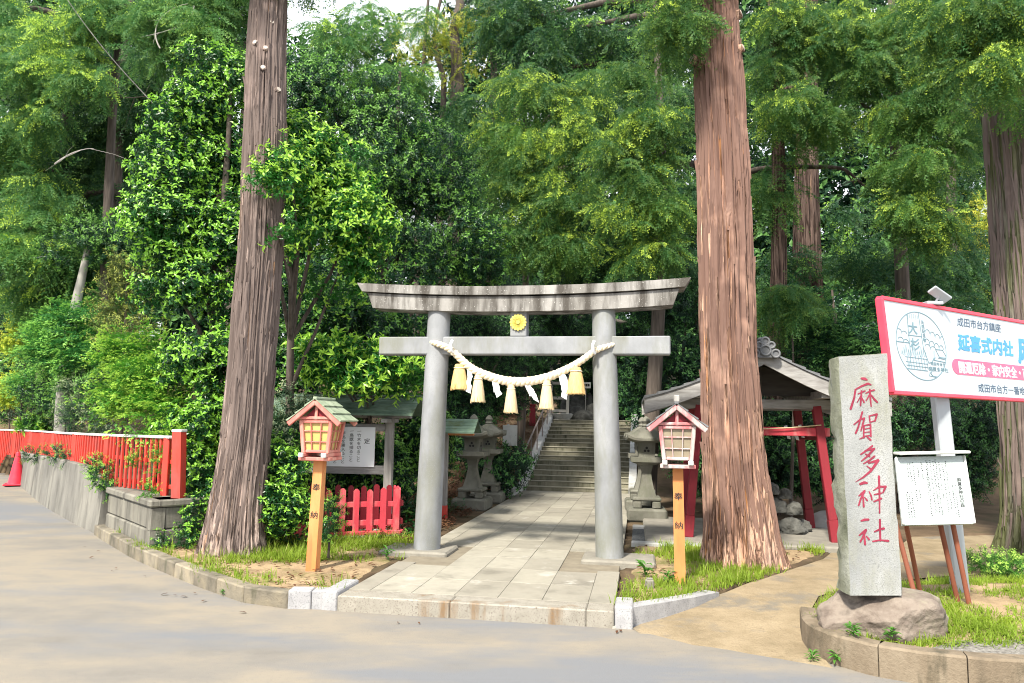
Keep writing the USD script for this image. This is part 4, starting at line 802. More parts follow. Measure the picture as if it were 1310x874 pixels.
# ------------------------------------------------------------------ large white signboard
S0, S1 = at(1128, 381, 6.0), at(1310, 408, 7.22); S3, S2 = at(1143, 502, 6.0), at(1310, 516, 7.22)
sx_ = ((S1-S0)+(S2-S3)); sx_ /= np.linalg.norm(sx_); sy_ = (S3-S0); Hs = np.linalg.norm(sy_); sy_ = sy_/Hs; sn = np.cross(sx_, sy_); sn /= np.linalg.norm(sn); sn = sn if sn[1] < 0 else -sn; LS = 4.7
sg = Thing('shrine_signboard', 'big white signboard with red edge and blue writing on steel posts', 'signboard', G(1230, 768, .12))
SP = lambda x, y, z=0.0: S0+sx_*x+sy_*y+sn*z
def sprism(g, lift, d=.0015): return prism(g, SP(0, 0, lift), sx_, sy_, sn, d)
sg.part('panel', hull([SP(x, y, z) for x in (.01, LS-.01) for y in (.01, Hs-.01) for z in (0, -.05)]), M['sign_white'])
for a, b in (((0, 0), (LS, 0)), ((0, Hs), (LS, Hs)), ((0, 0), (0, Hs)), ((LS, 0), (LS, Hs))): sg.part('red_edge', beam(SP(*a, -.022), SP(*b, -.022), .064, .034, sy_ if a[1] == b[1] else sx_), M['sign_red'])
for xx in (.90, 3.6):
    t = SP(xx, Hs*.25, -.105); b = np.array([t[0]+(.165 if xx < 1 else .18), t[1]+.02, .0]); sg.part('post', beam(b, t+(t-b)*.02, .125, .09, (0, 1, 0), .01), M['steel'])
wr = lambda txt, x, y, w, h, bold=0, skew=0.0, pitch=1.04: unary_union([affinity.translate(affinity.scale(affinity.skew(glyph(c, bold), xs=skew), w, -h, origin=(0, 0)), x+k*w*pitch, y+h) for k, c in enumerate(txt)])
sg.part('lettering', sprism(wr('成田市台方鎮座', 1.125, .05, .112, .088, 0, 8, 1.0), .0015), M['sign_navy'])
sg.part('lettering', sprism(wr('延喜式内社', 1.095, .20, .20, .155, 2, 8, 1.0), .0015), M['sign_blue'])
sg.part('lettering', sprism(wr('麻賀多神社', 2.18, .13, .40, .28, 2, 6, 1.0), .0015), M['sign_blue'])
band = Polygon([(1.03, .437), (4.4, .437), (4.4, .575), (1.03, .575)]).union(affinity.scale(Point(1.03, .506).buffer(.069, 24), 1.25, 1))
bp = sg.part('red_band', sprism(band, .0012), M['sign_pink']); sg.part('lettering', sprism(wr('開運厄除・家内安全・商売繁盛', 1.04, .450, .117, .110, 2, 0, 1.0), .003), M['sign_white'], under=bp)
sg.part('lettering', sprism(wr('成田市台方一番地', 1.335, .635, .109, .083, 0, 0, 1.0), .0015), M['sign_navy'])
# the round line drawing: a giant cedar behind a fence, hall and clouds
cx, cy, rx, ry = .502, .36, .374, .288
EL = affinity.translate(affinity.scale(Point(0, 0).buffer(1, 48), rx, ry), cx, cy); wln = .0065
L_ = lambda pts, w=wln: LineString(pts).buffer(w/2, cap_style=1)
E_ = lambda x, y: (cx+x*rx, cy+y*ry)
ln_ = [L_([E_(-.45, -.9), E_(-.50, .30), E_(-.60, .62)]), L_([E_(.02, -1), E_(.05, .05), E_(.20, .50)]), L_([E_(-.50, -.28), E_(.02, -.28)]), L_([E_(-1, -.05), E_(-.5, -.05)]), L_([E_(-.7, .70), E_(.1, .72)])]
def scallop(x0, y0, n, w, h):
    out = []
    for k in range(n): a = np.linspace(math.pi, 0, 9); out.append(L_([E_(x0+(k+.5)*w+.5*w*math.cos(q_), y0+k*.05-h*math.sin(q_)) for q_ in a], .0045))
    return out
ln_ += scallop(.20, -.40, 4, .2, .12)+scallop(.14, -.12, 4, .19, .12)+scallop(-.95, -.35, 2, .2, .08)+scallop(-.92, -.12, 2, .2, .07)+scallop(.12, .02, 2, .22, .1)
ln_ += [L_([E_(.55, .05), E_(.85, .05), E_(1.0, .28), E_(.68, .28), E_(.55, .05)]), L_([E_(.62, .30), E_(.95, .33)]), L_([E_(.42, .38), E_(.97, .42)]), L_([E_(.42, .38), E_(.50, .30)]), L_([E_(.2, .48), E_(.33, .45), E_(.45, .30), E_(.48, .10)]), L_([E_(.97, .92), E_(.3, .86), E_(.22, .78), E_(.30, .70), E_(.38, .62)])]
for yy in (.36, .50, .60): ln_.append(L_([E_(-.72, yy), E_(.15, yy+.02)], .004))
for xx in np.linspace(-.65, .12, 8): ln_.append(L_([E_(xx, .34+.05*math.sin(xx*9)), E_(xx+.02, .68)], .004))
for k in range(12): x0 = -.85+.085*k; ln_.append(L_([E_(x0, .30+.06*math.sin(k*2.3)), E_(x0+.03, .10+.08*math.cos(k*1.7)), E_(x0+.05, .32)], .003))
for k in range(6): ln_.append(L_([E_(-.42+.08*k, -.93+.02*abs(k-3)), E_(-.43+.08*k, -.74-.05*(k % 2))], .003))
ln_.append(L_([E_(.2, .75), E_(.15, .86), E_(.85, .93)], .0045))
art = unary_union([EL.exterior.buffer(wln/2)]+[g.intersection(EL) for g in ln_])
sg.part('cedar_drawing', sprism(art, .0015), M['sign_line'], label='round line drawing of a giant cedar')
sg.part('lettering', sprism(unary_union([wr('大', cx-.175, cy-.20, .145, .105, 1, 8), wr('杉', cx-.172, cy-.065, .145, .105, 1, 8)]), .0015), M['sign_line'])
sg.part('lettering', sprism(unary_union([affinity.translate(affinity.scale(glyph(c), .048, -.036, origin=(0, 0)), cx+.03, cy-.19+.038*k) for k, c in enumerate('天然記念物')]), .0015), M['sign_line'])
sg.part('lettering', sprism(unary_union([wr('成田市台方', cx+.10, cy+.125, .045, .03), wr('麻賀多神社', cx+.06, cy+.165, .06, .042)]), .0015), M['sign_line'])
sl_ = Thing('solar_light', 'small tilted solar lamp on a bracket above the white signboard', 'solar light', SP(.78, 0, 0))
c = SP(.80, -.10, .05); ta = np.array([.80, .25, -.42]); ta /= np.linalg.norm(ta); tb = np.array([.05, -.75, .65]); tb -= ta*(ta@tb); tb /= np.linalg.norm(tb); tc_ = np.cross(ta, tb); RT = np.stack([ta, tb, tc_], 1)
body_ = sl_.part('lamp_body', xf(cbox(.20, .085, .022, .006), RT, c), M['steel'])
for k in range(4): sl_.part('solar_cell', xf(cbox(.038, .06, .003, .001), RT, c+ta*(-.067+.045*k)+tc_*.0125*np.sign(-tc_[1] if abs(tc_[1]) > abs(tc_[2]) else tc_[2])), M['slate'], under=body_)
sl_.part('bracket', beam(SP(.80, -.005, -.02), c-tc_*.0, .02, .02, (0, 1, .1)), M['steel']); sl_.part('mount_plate', xf(cbox(.14, .10, .03, .006), None, SP(.80, -.035, -.02)), M['steel'])

# ------------------------------------------------------------------ red fence on the wall
rf_ = Thing('red_fence', 'long red slatted fence with white top rail along the retaining wall', 'fence', (-8, 13.5, .6))
pth = LineString([(-3.98, 9.06), (-4.55, 9.62), (-5.45, 10.45), (-6.62, 11.75), (-8.36, 13.9), (-10.05, 16.2), (-11.85, 18.4), (-14.0, 20.4), (-17.5, 23.0)])
def base_z(u): return np.interp(u, [0, 2.0, 3.2, 13.4, 14.2, 30], [.64, .60, .62, .58, .14, .14])
n = int(pth.length/.16); top_z = lambda u: 1.35-.012*u
for k in range(n):
    u = .34+k*.16*(pth.length-.5)/pth.length
    if u > pth.length-.05: break
    p = np.array(pth.interpolate(u).coords[0]); d = np.array(pth.interpolate(u+.03).coords[0])-np.array(pth.interpolate(u-.03).coords[0]); d /= np.linalg.norm(d); nn = np.array([-d[1], d[0]]); R = np.stack([[*d, 0], [*nn, 0], [0, 0, 1]], 1)
    zb, zt = base_z(u)+.04, top_z(u)-.02
    rf_.part('slat', xf(cbox(.042, .032, zt-zb, .004), R, (*p, (zb+zt)/2)), M['red'])
    if u < 0.5: pass
us = np.arange(0.2, pth.length, 1.5)
pt = lambda u, z, off=0.0: np.array([*pth.interpolate(u).coords[0], z])
for a, b in zip(us[:-1], us[1:]):
    d = pt(b, 0)-pt(a, 0); nn = np.array([-d[1], d[0], 0])/np.linalg.norm(d)
    rf_.part('top_rail', beam(pt(a, top_z(a)), pt(b, top_z(b)), .065, .034), M['white'], label='white top rail')
    for h in (.12, .42): rf_.part('rail', beam(pt(a, top_z(a)-.72+h)-nn*.045, pt(b, top_z(b)-.72+h)-nn*.045, .03, .05), M['red'])
for u in (.30, 2.4, 4.5, 6.6, 8.7, 10.8, 12.9, 15.0): rf_.part('post', xf(cbox(.075, .075, top_z(u)-base_z(u)+.05, .006), None, pt(u, (top_z(u)+base_z(u))/2-.03)), M['red'])
e = np.array([at(228, 600, 9.04)[0], 9.04, 0]); mp = hull([(x, y, z) for x in (-.058, .058) for y in (-.058, .058) for z in (.60, 1.415)])
ep = rf_.part('end_post', xf(mp, np.array([[1, 0, -.045], [0, 1, 0], [0, 0, 1.0]])@rz(-.15), e+[.05, 0, 0]), M['red'], label='thick square end post')
rf_.part('post_cap', xf(cbox(.13, .13, .03, .006), rz(-.15), e+[-.013, 0, 1.43]), M['white'], under=ep)
cn = Thing('traffic_cone', 'faded red traffic cone at the far end of the retaining wall', 'traffic cone', G(20, 620, .03)*[1, 1, 0]+[0, 0, .02])
cn.part('cone_body', xf(tube_z([(.17, .03), (.16, .04), (.04, .72), (.03, .73)], 28), None, cn.loc), M['cone'], 40); cn.part('foot', xf(cbox(.46, .46, .035, .015), rz(.5), cn.loc+[0, 0, .018]), M['cone'])
cb = at(60, -40, 15); ce = at(203, 140, 11.5); k = np.linspace(0, 1, 30)[:, None]
single('cable', tube(cb+(ce-cb)*k-UP*.15*np.sin(math.pi*k), .008, 6), M['rock'], 60, label='thin grey guy cable running down into the foliage', cat='cable')
# ------------------------------------------------------------------ at the top of the steps and beside them
wf = Thing('wooden_stand', 'pale wooden rack standing at the top of the steps', 'rack', at(713, 560, 21.8)*[1, 1, 0]+[0, 0, TOPZ]); wo = wf.loc
pale = mat('pale_wood', [(.34, .33, .30), (.48, .46, .42)], 4, (4, 4, .5), rough=.8)
for xx in (-.2, .28): wf.part('upright', beam(wo+[xx, 0, -.05], wo+[xx+.02, 0, 1.55], .085, .085, (0, 1, 0)), pale)
for z in (.25, .62, 1.05, 1.38): wf.part('crossbar', beam(wo+[-.16, 0, z], wo+[.24, 0, z], .05, .08, ), pale)
bs = Thing('stone_basin', 'shallow pale stone basin at the top of the steps', 'basin', at(718, 566, 21.5)*[1, 1, 0]+[0, 0, TOPZ]); bs.part('bowl', xf(tube_z([(.20, -.02), (.30, .08), (.34, .16), (.30, .17), (.26, .12), (.1, .09)], 24), None, bs.loc), M['stringer'], 40); bs.part('plinth', xf(cbox(.42, .4, .06, .01), None, bs.loc+[0, 0, .0]), M['stringer'])
for k, (px, py, Y, sz) in enumerate(((736, 566, 22.6, (.9, .7, .75)), (748, 566, 22.0, (.7, .6, .5)), (762, 567, 22.3, (.8, .7, .85)), (741, 540, 23.6, (1.2, .9, 1.5)), (790, 566, 22.4, (.8, .6, .7)), (805, 566, 22.8, (.9, .7, .8)))):
    single('garden_rock', xf(rock(70+k, sz), None, at(px, py, Y)*[1, 1, 0]+[0, 0, TOPZ-.05]), M['rock'], 40, label=('mossy rock right of the pale rack at the stair head', 'low rock in front of the boulders at the stair head', 'dark boulder near the little sign at the stair head', 'tallest lit boulder at the stair head', 'dark rock behind the right pillar at the stair head', 'dark rock at the right end of the stair head')[k], cat='rock', group='rocks at the top of the steps')
ts = Thing('small_sign', 'tiny white sign on a stick among the rocks above the steps', 'sign', at(749, 540, 22.1)*[1, 1, 0]+[0, 0, TOPZ]); ts.part('stick', tube([ts.loc, ts.loc+[0, 0, .95]], .015, 6), M['grey_wood']); b_ = ts.part('board', xf(cbox(.30, .02, .18, .004), None, ts.loc+[0, -.02, 1.02]), M['white'])
ts.part('print', cat([xf(cbox(.05, .004, .07, .001), None, ts.loc+[-.09+.06*k, -.032, 1.02]) for k in range(4)]), M['ink'], under=b_, kind='stuff')
s2 = Thing('path_sign', 'white sign on a grey post in the dark slope left of the steps', 'sign', at(649, 612, 15.5)*[1, 1, 0]+[0, 0, .3]); g0 = s2.loc
s2.part('post', tube([g0-[0, 0, .2], g0+[0, 0, 1.25]], .025, 8), M['steel']); s2.part('board', xf(cbox(.30, .02, .42, .005), rz(-.15), g0+[.04, -.03, 1.02]), M['stringer'])
for k, (px, py, Y, lab) in enumerate(((681, 545, 20.5, 'short dark red post beside the head of the steps'),)):
    b = at(px, py, Y)*[1, 1, 0]+[0, 0, 1.2]; t = Thing('red_marker_post', lab, 'post', b); t.part('post', beam(b, b+[0, 0, .85], .16, .16, (0, 1, 0)), M['red_dull']); t.part('cap', xf(cbox(.2, .2, .04, .01), None, b+[0, 0, .87]), M['red_dull'])
c = G(831, 752, .12); single('marker_stone', cat([xf(cbox(.07, .07, .09, .012), rz(.2), c+[0, 0, .03]), xf(cbox(.05, .05, .012, .003), rz(.2), c+[0, 0, .08])]), M['foot'], label='tiny concrete marker in the grass before the right lamp post', cat='marker')
# ------------------------------------------------------------------ leaves
def leaf(l, w, droop=.2, fold=.25):
    v = np.array([[0, 0, 0], [-w/2, .45*l, fold*w], [0, .5*l, -.0], [w/2, .45*l, fold*w], [0, l, -droop*l]]); return v, np.array([[0, 2, 1], [0, 3, 2], [1, 2, 4], [2, 3, 4]])
def leaf6(l, w, droop=.2, fold=.22):
    v = np.array([[0, 0, 0], [-w*.42, .25*l, fold*w], [-w*.46, .62*l, fold*w-.06*l*droop*3], [w*.42, .25*l, fold*w], [w*.46, .62*l, fold*w-.06*l*droop*3], [0, .45*l, 0], [0, l, -droop*l]])
    return v, np.array([[0, 5, 1], [1, 5, 2], [2, 5, 6], [0, 3, 5], [3, 4, 5], [4, 6, 5]])
def place(m, d, up, o, twist=0.0):
    """leaf along +y with face +z put along d"""
    d = d/np.linalg.norm(d); x = np.cross(d, up); x /= np.linalg.norm(x)+1e-9; z = np.cross(x, d)
    if twist: x, z = x*math.cos(twist)+z*math.sin(twist), z*math.cos(twist)-x*math.sin(twist)
    return m[0] @ np.stack([x, d, z], 0) + o, m[1]
def twig_broad(seed, n=16, L=.26, l=.075, w=.036, spread=1.0, six=True, up=.5):
    """leafy twig growing along +z"""
    r = np.random.default_rng(seed); ms = []; tip = []
    st = np.array([[0, 0, -.05], [.01, .0, L*.5], [0, .015, L]]); ms.append(tube(st, [.005, .004, .002], 3, False)); tip.append(np.zeros(len(ms[0][0])))
    for k in range(n):
        u = (k+.5)/n; a = k*2.4+r.uniform(-.4, .4); el = (.15+.9*u**1.5)*up*2-.25+r.uniform(-.25, .25)
        d = np.array([math.cos(a)*spread, math.sin(a)*spread, el]); o = np.array([0, 0, L*u])+r.normal(size=3)*.008; s = r.uniform(.7, 1.15)
        m = (leaf6 if six else leaf)(l*s, w*s, r.uniform(.05, .35)); m = place(m, d, np.array([0, 0, 1.0])+r.normal(size=3)*.25, o); ms.append(m); tip.append(np.full(len(m[0]), 1.0 if u > .72 else 0.0))
    v, f = cat(ms); return v, f, np.concatenate(tip), None
def spray_needle(seed, L=.55, nb=13, fresh=0.0, nl=.034):
    """a flat drooping conifer spray, along +z and bending towards +x; short blades in two ranks on each branchlet"""
    r = np.random.default_rng(seed); V = []; F = []; T = []; c = 0
    u = np.linspace(0, 1, 7); ax = np.stack([.28*L*u**2, 0*u, L*u*(1-.15*u)], 1)
    def add(tri, t):
        nonlocal c
        V.append(tri); F.append([c, c+1, c+2]); T.extend(t); c += 3
    for k in range(nb):
        q = (k+.6)/nb; o = np.array([np.interp(q, u, ax[:, i]) for i in range(3)]); sg = 1 if k % 2 else -1
        bl = L*(.42*(1-.6*q)+.06)*r.uniform(.75, 1.15); d = np.array([.25+r.uniform(-.2, .35), sg*(.9-.45*q), .62]); d /= np.linalg.norm(d); m = max(4, int(bl/.026))
        n0 = np.cross(d, [r.uniform(-.5, .5), 0.2, 1.0]); n0 /= np.linalg.norm(n0); n1 = np.cross(n0, d)
        for j in range(m):
            w = (j+.5)/m; p = o+d*bl*w+np.array([.22*bl*w*w, 0, -.06*bl*w*w]); ll = nl*(1-.45*w)*r.uniform(.8, 1.25); s = 1 if j % 2 else -1
            e = d*.75+s*n0*.85+n1*r.uniform(-.45, .45); e /= np.linalg.norm(e); wd = np.cross(e, n1)+n1*r.uniform(-.5, .5); wd /= np.linalg.norm(wd); t = fresh*(1.0 if w > .45 else .25)
            add(np.array([p-wd*.013, p+wd*.013, p+e*ll*1.35]), [t*.8, t*.8, t])
        add(np.array([o-n0*.003, o+n0*.003, o+d*bl]), [0, 0, fresh*.5])
    v = np.vstack(V); return v, np.array(F), np.array(T), None
def spray_flat(seed, L=.36, n=34, l=.045, w=.020):
    """a level layered spray (maple, small leaflets) along +y in the xy plane; normal +z"""
    r = np.random.default_rng(seed); ms = []
    for k in range(n):
        q = r.uniform(.05, 1); o = np.array([r.normal()*.30*L*(1-.4*q), L*q, r.normal()*.014-.10*L*q*q]); a = r.uniform(0, 2*math.pi); s = r.uniform(.7, 1.2)
        for j in range(2): b = a+(j-.5)*1.0; ms.append(place(leaf(l*s, w*s, .15, .1), np.array([math.cos(b), math.sin(b), r.uniform(-.3, .1)]), np.array([r.normal()*.2, r.normal()*.2, 1.0]), o))
    v, f = cat(ms); v = v @ np.array([[0, 1, 0], [0, 0, 1.0], [1, 0, 0]]).T if False else v
    return v, f, np.array([1.0 if y > .75*L else 0.0 for y in v[:, 1]]), None
_lf = leaf6(.06, .028, .1, .1); _lv = _lf[0]-[0, .03, 0]
M['far'] = leafmat('far_wood_leaf', (.009, .042, .018), (.018, .075, .026), (.045, .14, .036), .6, .2, (.07, .17, .04), .35, .3)
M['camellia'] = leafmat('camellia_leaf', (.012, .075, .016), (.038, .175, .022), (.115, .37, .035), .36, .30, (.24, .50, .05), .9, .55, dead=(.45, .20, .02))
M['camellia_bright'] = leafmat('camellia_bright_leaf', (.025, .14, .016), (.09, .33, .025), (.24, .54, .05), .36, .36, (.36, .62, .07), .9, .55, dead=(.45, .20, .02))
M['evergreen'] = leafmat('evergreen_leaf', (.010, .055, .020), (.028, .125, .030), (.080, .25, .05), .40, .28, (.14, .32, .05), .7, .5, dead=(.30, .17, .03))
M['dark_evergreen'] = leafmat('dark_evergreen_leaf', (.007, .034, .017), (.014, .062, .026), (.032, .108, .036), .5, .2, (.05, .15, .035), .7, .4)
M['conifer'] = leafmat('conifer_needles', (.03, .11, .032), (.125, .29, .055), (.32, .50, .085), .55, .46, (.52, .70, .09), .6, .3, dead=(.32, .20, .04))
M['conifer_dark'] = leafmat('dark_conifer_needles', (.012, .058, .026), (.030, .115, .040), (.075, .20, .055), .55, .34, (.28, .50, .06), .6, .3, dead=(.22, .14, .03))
M['conifer_haze'] = leafmat('hazed_needles', (.045, .15, .045), (.14, .33, .075), (.34, .56, .10), .6, .42, (.50, .70, .09), .5, .3)  # haze put into the needle colour as a paler green
M['maple'] = leafmat('maple_leaf', (.06, .22, .018), (.17, .46, .035), (.34, .64, .05), .5, .35, (.30, .50, .06), 1.2, .35)
M['fern'] = leafmat('bluish_leaf', (.035, .17, .035), (.11, .37, .06), (.23, .54, .09), .5, .3, (.22, .46, .08), 1.2, .35)
M['olive'] = leafmat('olive_leaf', (.07, .10, .02), (.17, .21, .04), (.32, .36, .07), .45, .3, (.36, .42, .08), 1.6, .4)
M['lime'] = leafmat('lime_leaf', (.24, .36, .02), (.40, .54, .03), (.55, .66, .06), .5, .35, (.6, .68, .07), 1.2, .35)
M['maple_dark'] = leafmat('dark_maple_leaf', (.015, .062, .028), (.035, .12, .04), (.07, .20, .055), .5, .3, (.10, .24, .06), 1.0, .35)
M['grey_shrub'] = leafmat('grey_shrub_leaf', (.04, .09, .04), (.11, .19, .085), (.26, .34, .18), .45, .25, (.3, .36, .2), 2.0, .4)
M['yellow_leaf'] = leafmat('yellow_leaf', (.30, .36, .03), (.45, .48, .04), (.62, .60, .08), .5, .4, (.6, .6, .08), 1.2, .35)
M['grass'] = leafmat('grass_blade', (.20, .30, .03), (.38, .48, .05), (.54, .58, .11), .6, .45, (.58, .52, .22), 1.4, .25, dead=(.42, .33, .14))
M['weed'] = leafmat('weed_leaf', (.07, .20, .03), (.16, .36, .05), (.28, .50, .08), .5, .3, (.35, .55, .1), 1.4, .3)
PR = {'broad': [twig_broad(s, 16) for s in (1, 2, 3)], 'small': [twig_broad(s, 20, .24, .05, .024, six=False) for s in (4, 5, 6)],
      'long': [twig_broad(s, 15, .20, .115, .036, up=.75) for s in (7, 8)], 'needle': [spray_needle(11, fresh=.22), spray_needle(12, fresh=.12), spray_needle(13, .5, 12, 1.0), spray_needle(14, .42, 11, 1.0)],
      'flat': [spray_flat(s) for s in (21, 22, 23)], 'fine': [twig_broad(s, 26, .34, .055, .014, six=False, up=.4) for s in (31, 32)],
      'far': [twig_broad(s, 12, .34, .15, .075, six=False) for s in (41, 42, 43)]}

def crown(path, form, mm, blobs, dens=1.0, size=1.0, fresh=.25, seed=0, back=.45, hollow=.62, gap=.34, extra=None, split=None):
    split = {'needle': 7, 'broad': 7, 'small': 7, 'flat': 6, 'fine': 5}.get(form, 0) if split is None else split
    """blobs: (px, py, depth, px radius across, px radius up[, depth radius in m]); leafy twigs on the shells of lumpy ellipsoids"""
    r = np.random.default_rng(seed+101); pos, nrm = [], []
    if split:                                              # each mass is a bundle of smaller leafy clumps with gaps between
        nb = []
        for b in blobs:
            if min(b[3], b[4]) < 20: nb.append(b); continue
            for k in range(split):
                d = r.normal(size=3); d *= (.25+.6*r.random())/np.linalg.norm(d); f = r.uniform(.36, .56); dep = (b[5] if len(b) > 5 else .75*min(b[3], b[4]*1.4)*b[2]/FPX)
                nb.append((b[0]+d[0]*b[3], b[1]-d[2]*b[4], b[2]+d[1]*dep, b[3]*f*1.1, b[4]*f*(.72 if form in ('needle', 'flat') else .9), dep*f*1.15))
        blobs = nb; dens = dens*1.0
    area = {'broad': .024, 'small': .022, 'long': .026, 'needle': .040, 'flat': .036, 'fine': .030, 'far': .055}[form]*size*size
    for k, b in enumerate(blobs):
        c = at(*b[:3]); rx, rz_ = b[3]*b[2]/FPX, b[4]*b[2]/FPX; ry = b[5] if len(b) > 5 else .75*min(rx, rz_*1.4)
        n = int(dens*1.5*4*math.pi*(((rx*ry)**1.6+(rx*rz_)**1.6+(ry*rz_)**1.6)/3)**(1/1.6)/area); n = max(n, 12)
        d = r.normal(size=(n, 3)); d /= np.linalg.norm(d, axis=1, keepdims=True)
        keep = (d[:, 1] < .35) | (r.random(n) < back); d = d[keep]; n = len(d)
        lump = .78+.5*meshkit.fbm(d*2.3+k*5.7+seed*1.9, 3, seed+k)
        rad = (hollow+(1-hollow)*r.random(n)**.6)*lump
        p = c+d*rad[:, None]*np.array([rx, ry, rz_]); nn = d/np.array([rx, ry, rz_]); nn /= np.linalg.norm(nn, axis=1, keepdims=True)
        g = meshkit.noise(p*1.9/size**.5+seed*7.3, seed+3); keep = g > (gap+.09*(form == 'needle'))*r.uniform(.6, 1.25, n); pos.append(p[keep]); nrm.append(nn[keep])
    if extra is not None: pos.append(extra[0]); nrm.append(extra[1])
    p, nn = np.vstack(pos), np.vstack(nrm); n = len(p); ok = p[:, 2] > H(p[:, 0], p[:, 1])+.02; p, nn = p[ok], nn[ok]; n = len(p)
    if form == 'needle':                                   # sprays hang: outwards and down
        z = nn*[1, 1, .35]+[0, 0, -.55]+r.normal(size=(n, 3))*.28; z /= np.linalg.norm(z, axis=1, keepdims=True)
        x = np.cross(np.cross(z, np.array([0, 0, -1.0])+r.normal(size=(n, 3))*.3), z); x /= np.linalg.norm(x, axis=1, keepdims=True); R = np.stack([x, np.cross(z, x), z], -1)
        q = meshkit.noise(p*1.1+seed*3.3, seed+8); top = nn[:, 2] > -.35; fr = top & (r.random(n) < fresh*np.clip(3.2*q-.75, 0, 2.2)); idx = np.where(fr, 2+r.integers(0, 2, n), r.integers(0, 2, n))  # top sides only: sunlight on boughs put into colour along with new growth
    elif form == 'flat':                                   # level layers, tips outwards
        y = nn*[1, 1, .25]+r.normal(size=(n, 3))*.25+[0, 0, -.12]; y /= np.linalg.norm(y, axis=1, keepdims=True); z = np.array([0, 0, 1.0])+nn*.45+r.normal(size=(n, 3))*.22
        x = np.cross(y, z); x /= np.linalg.norm(x, axis=1, keepdims=True); R = np.stack([x, y, np.cross(x, y)], -1); idx = r.integers(0, len(PR[form]), n)
    else:
        z = nn*.8+[0, 0, .35]+r.normal(size=(n, 3))*.38; R = frames(z, r); idx = r.integers(0, len(PR[form]), n)
    pr = scatter(path, PR[form], mm, p, R, size*r.uniform(.72, 1.25, n), idx); data(pr, kind='stuff'); return n
_total = 0
def plant(name, label, cat, form, mm, blobs, trunk=None, trunk_r=.08, bark='bark_dark', group=None, loc=None, limbs=True, **kw):
    """a tree or shrub: trunk and limbs as parts, crown as leafy twigs"""
    global _total
    cs_ = [at(*b[:3]) for b in blobs]; c = np.mean(cs_, 0); b = np.array([c[0], c[1]+.15, 0]) if trunk is None else np.array([*trunk, 0.0]); b[2] = float(H(b[0], b[1]))-.05
    t = Thing(name, label, cat, b, group); t.loc = np.zeros(3); t.prim.GetAttribute('xformOp:translate').Set(Gf.Vec3d(0, 0, 0))
    low = min(p[2] for p in cs_); r = np.random.default_rng(len(name)+int(abs(c[0])*100)); topz = max(p[2] for p in cs_)
    k = np.linspace(0, 1, 9)[:, None]; e = np.array([c[0]*.6+b[0]*.4, c[1]*.6+b[1]*.4, topz]) if form != 'needle' else np.array([b[0]+.02*topz, b[1], topz+(2.5 if trunk_r > .05 else .1)]); ln = b+(e-b)*k+np.stack([.10*np.sin(k[:, 0]*5+r.uniform(0, 6)), .1*np.cos(k[:, 0]*4), 0*k[:, 0]], 1)*min(1, trunk_r*8)
    t.part('trunk', tube(ln, trunk_r*(1-.75*k[:, 0])+.004, 8), M[bark], 60)
    if limbs:
        for p in cs_:
            s = ln[int(np.argmin(np.linalg.norm(ln-(p*[1, 1, .6]+b*[0, 0, .4]), axis=1)))] if form != 'needle' else np.array([np.interp(p[2]+.35, ln[:, 2], ln[:, i]) for i in range(3)]); m = (s+p)/2+[0, 0, .08]+r.normal(size=3)*.08; t.part('limb', tube([s, m, p], [trunk_r*.45, trunk_r*.32, trunk_r*.12], 6), M[bark], 60)
    _total += crown(t.path+'/crown', form, mm, blobs, seed=int(abs(c[0]*37+c[2]*11)) % 997, **kw)
    return t
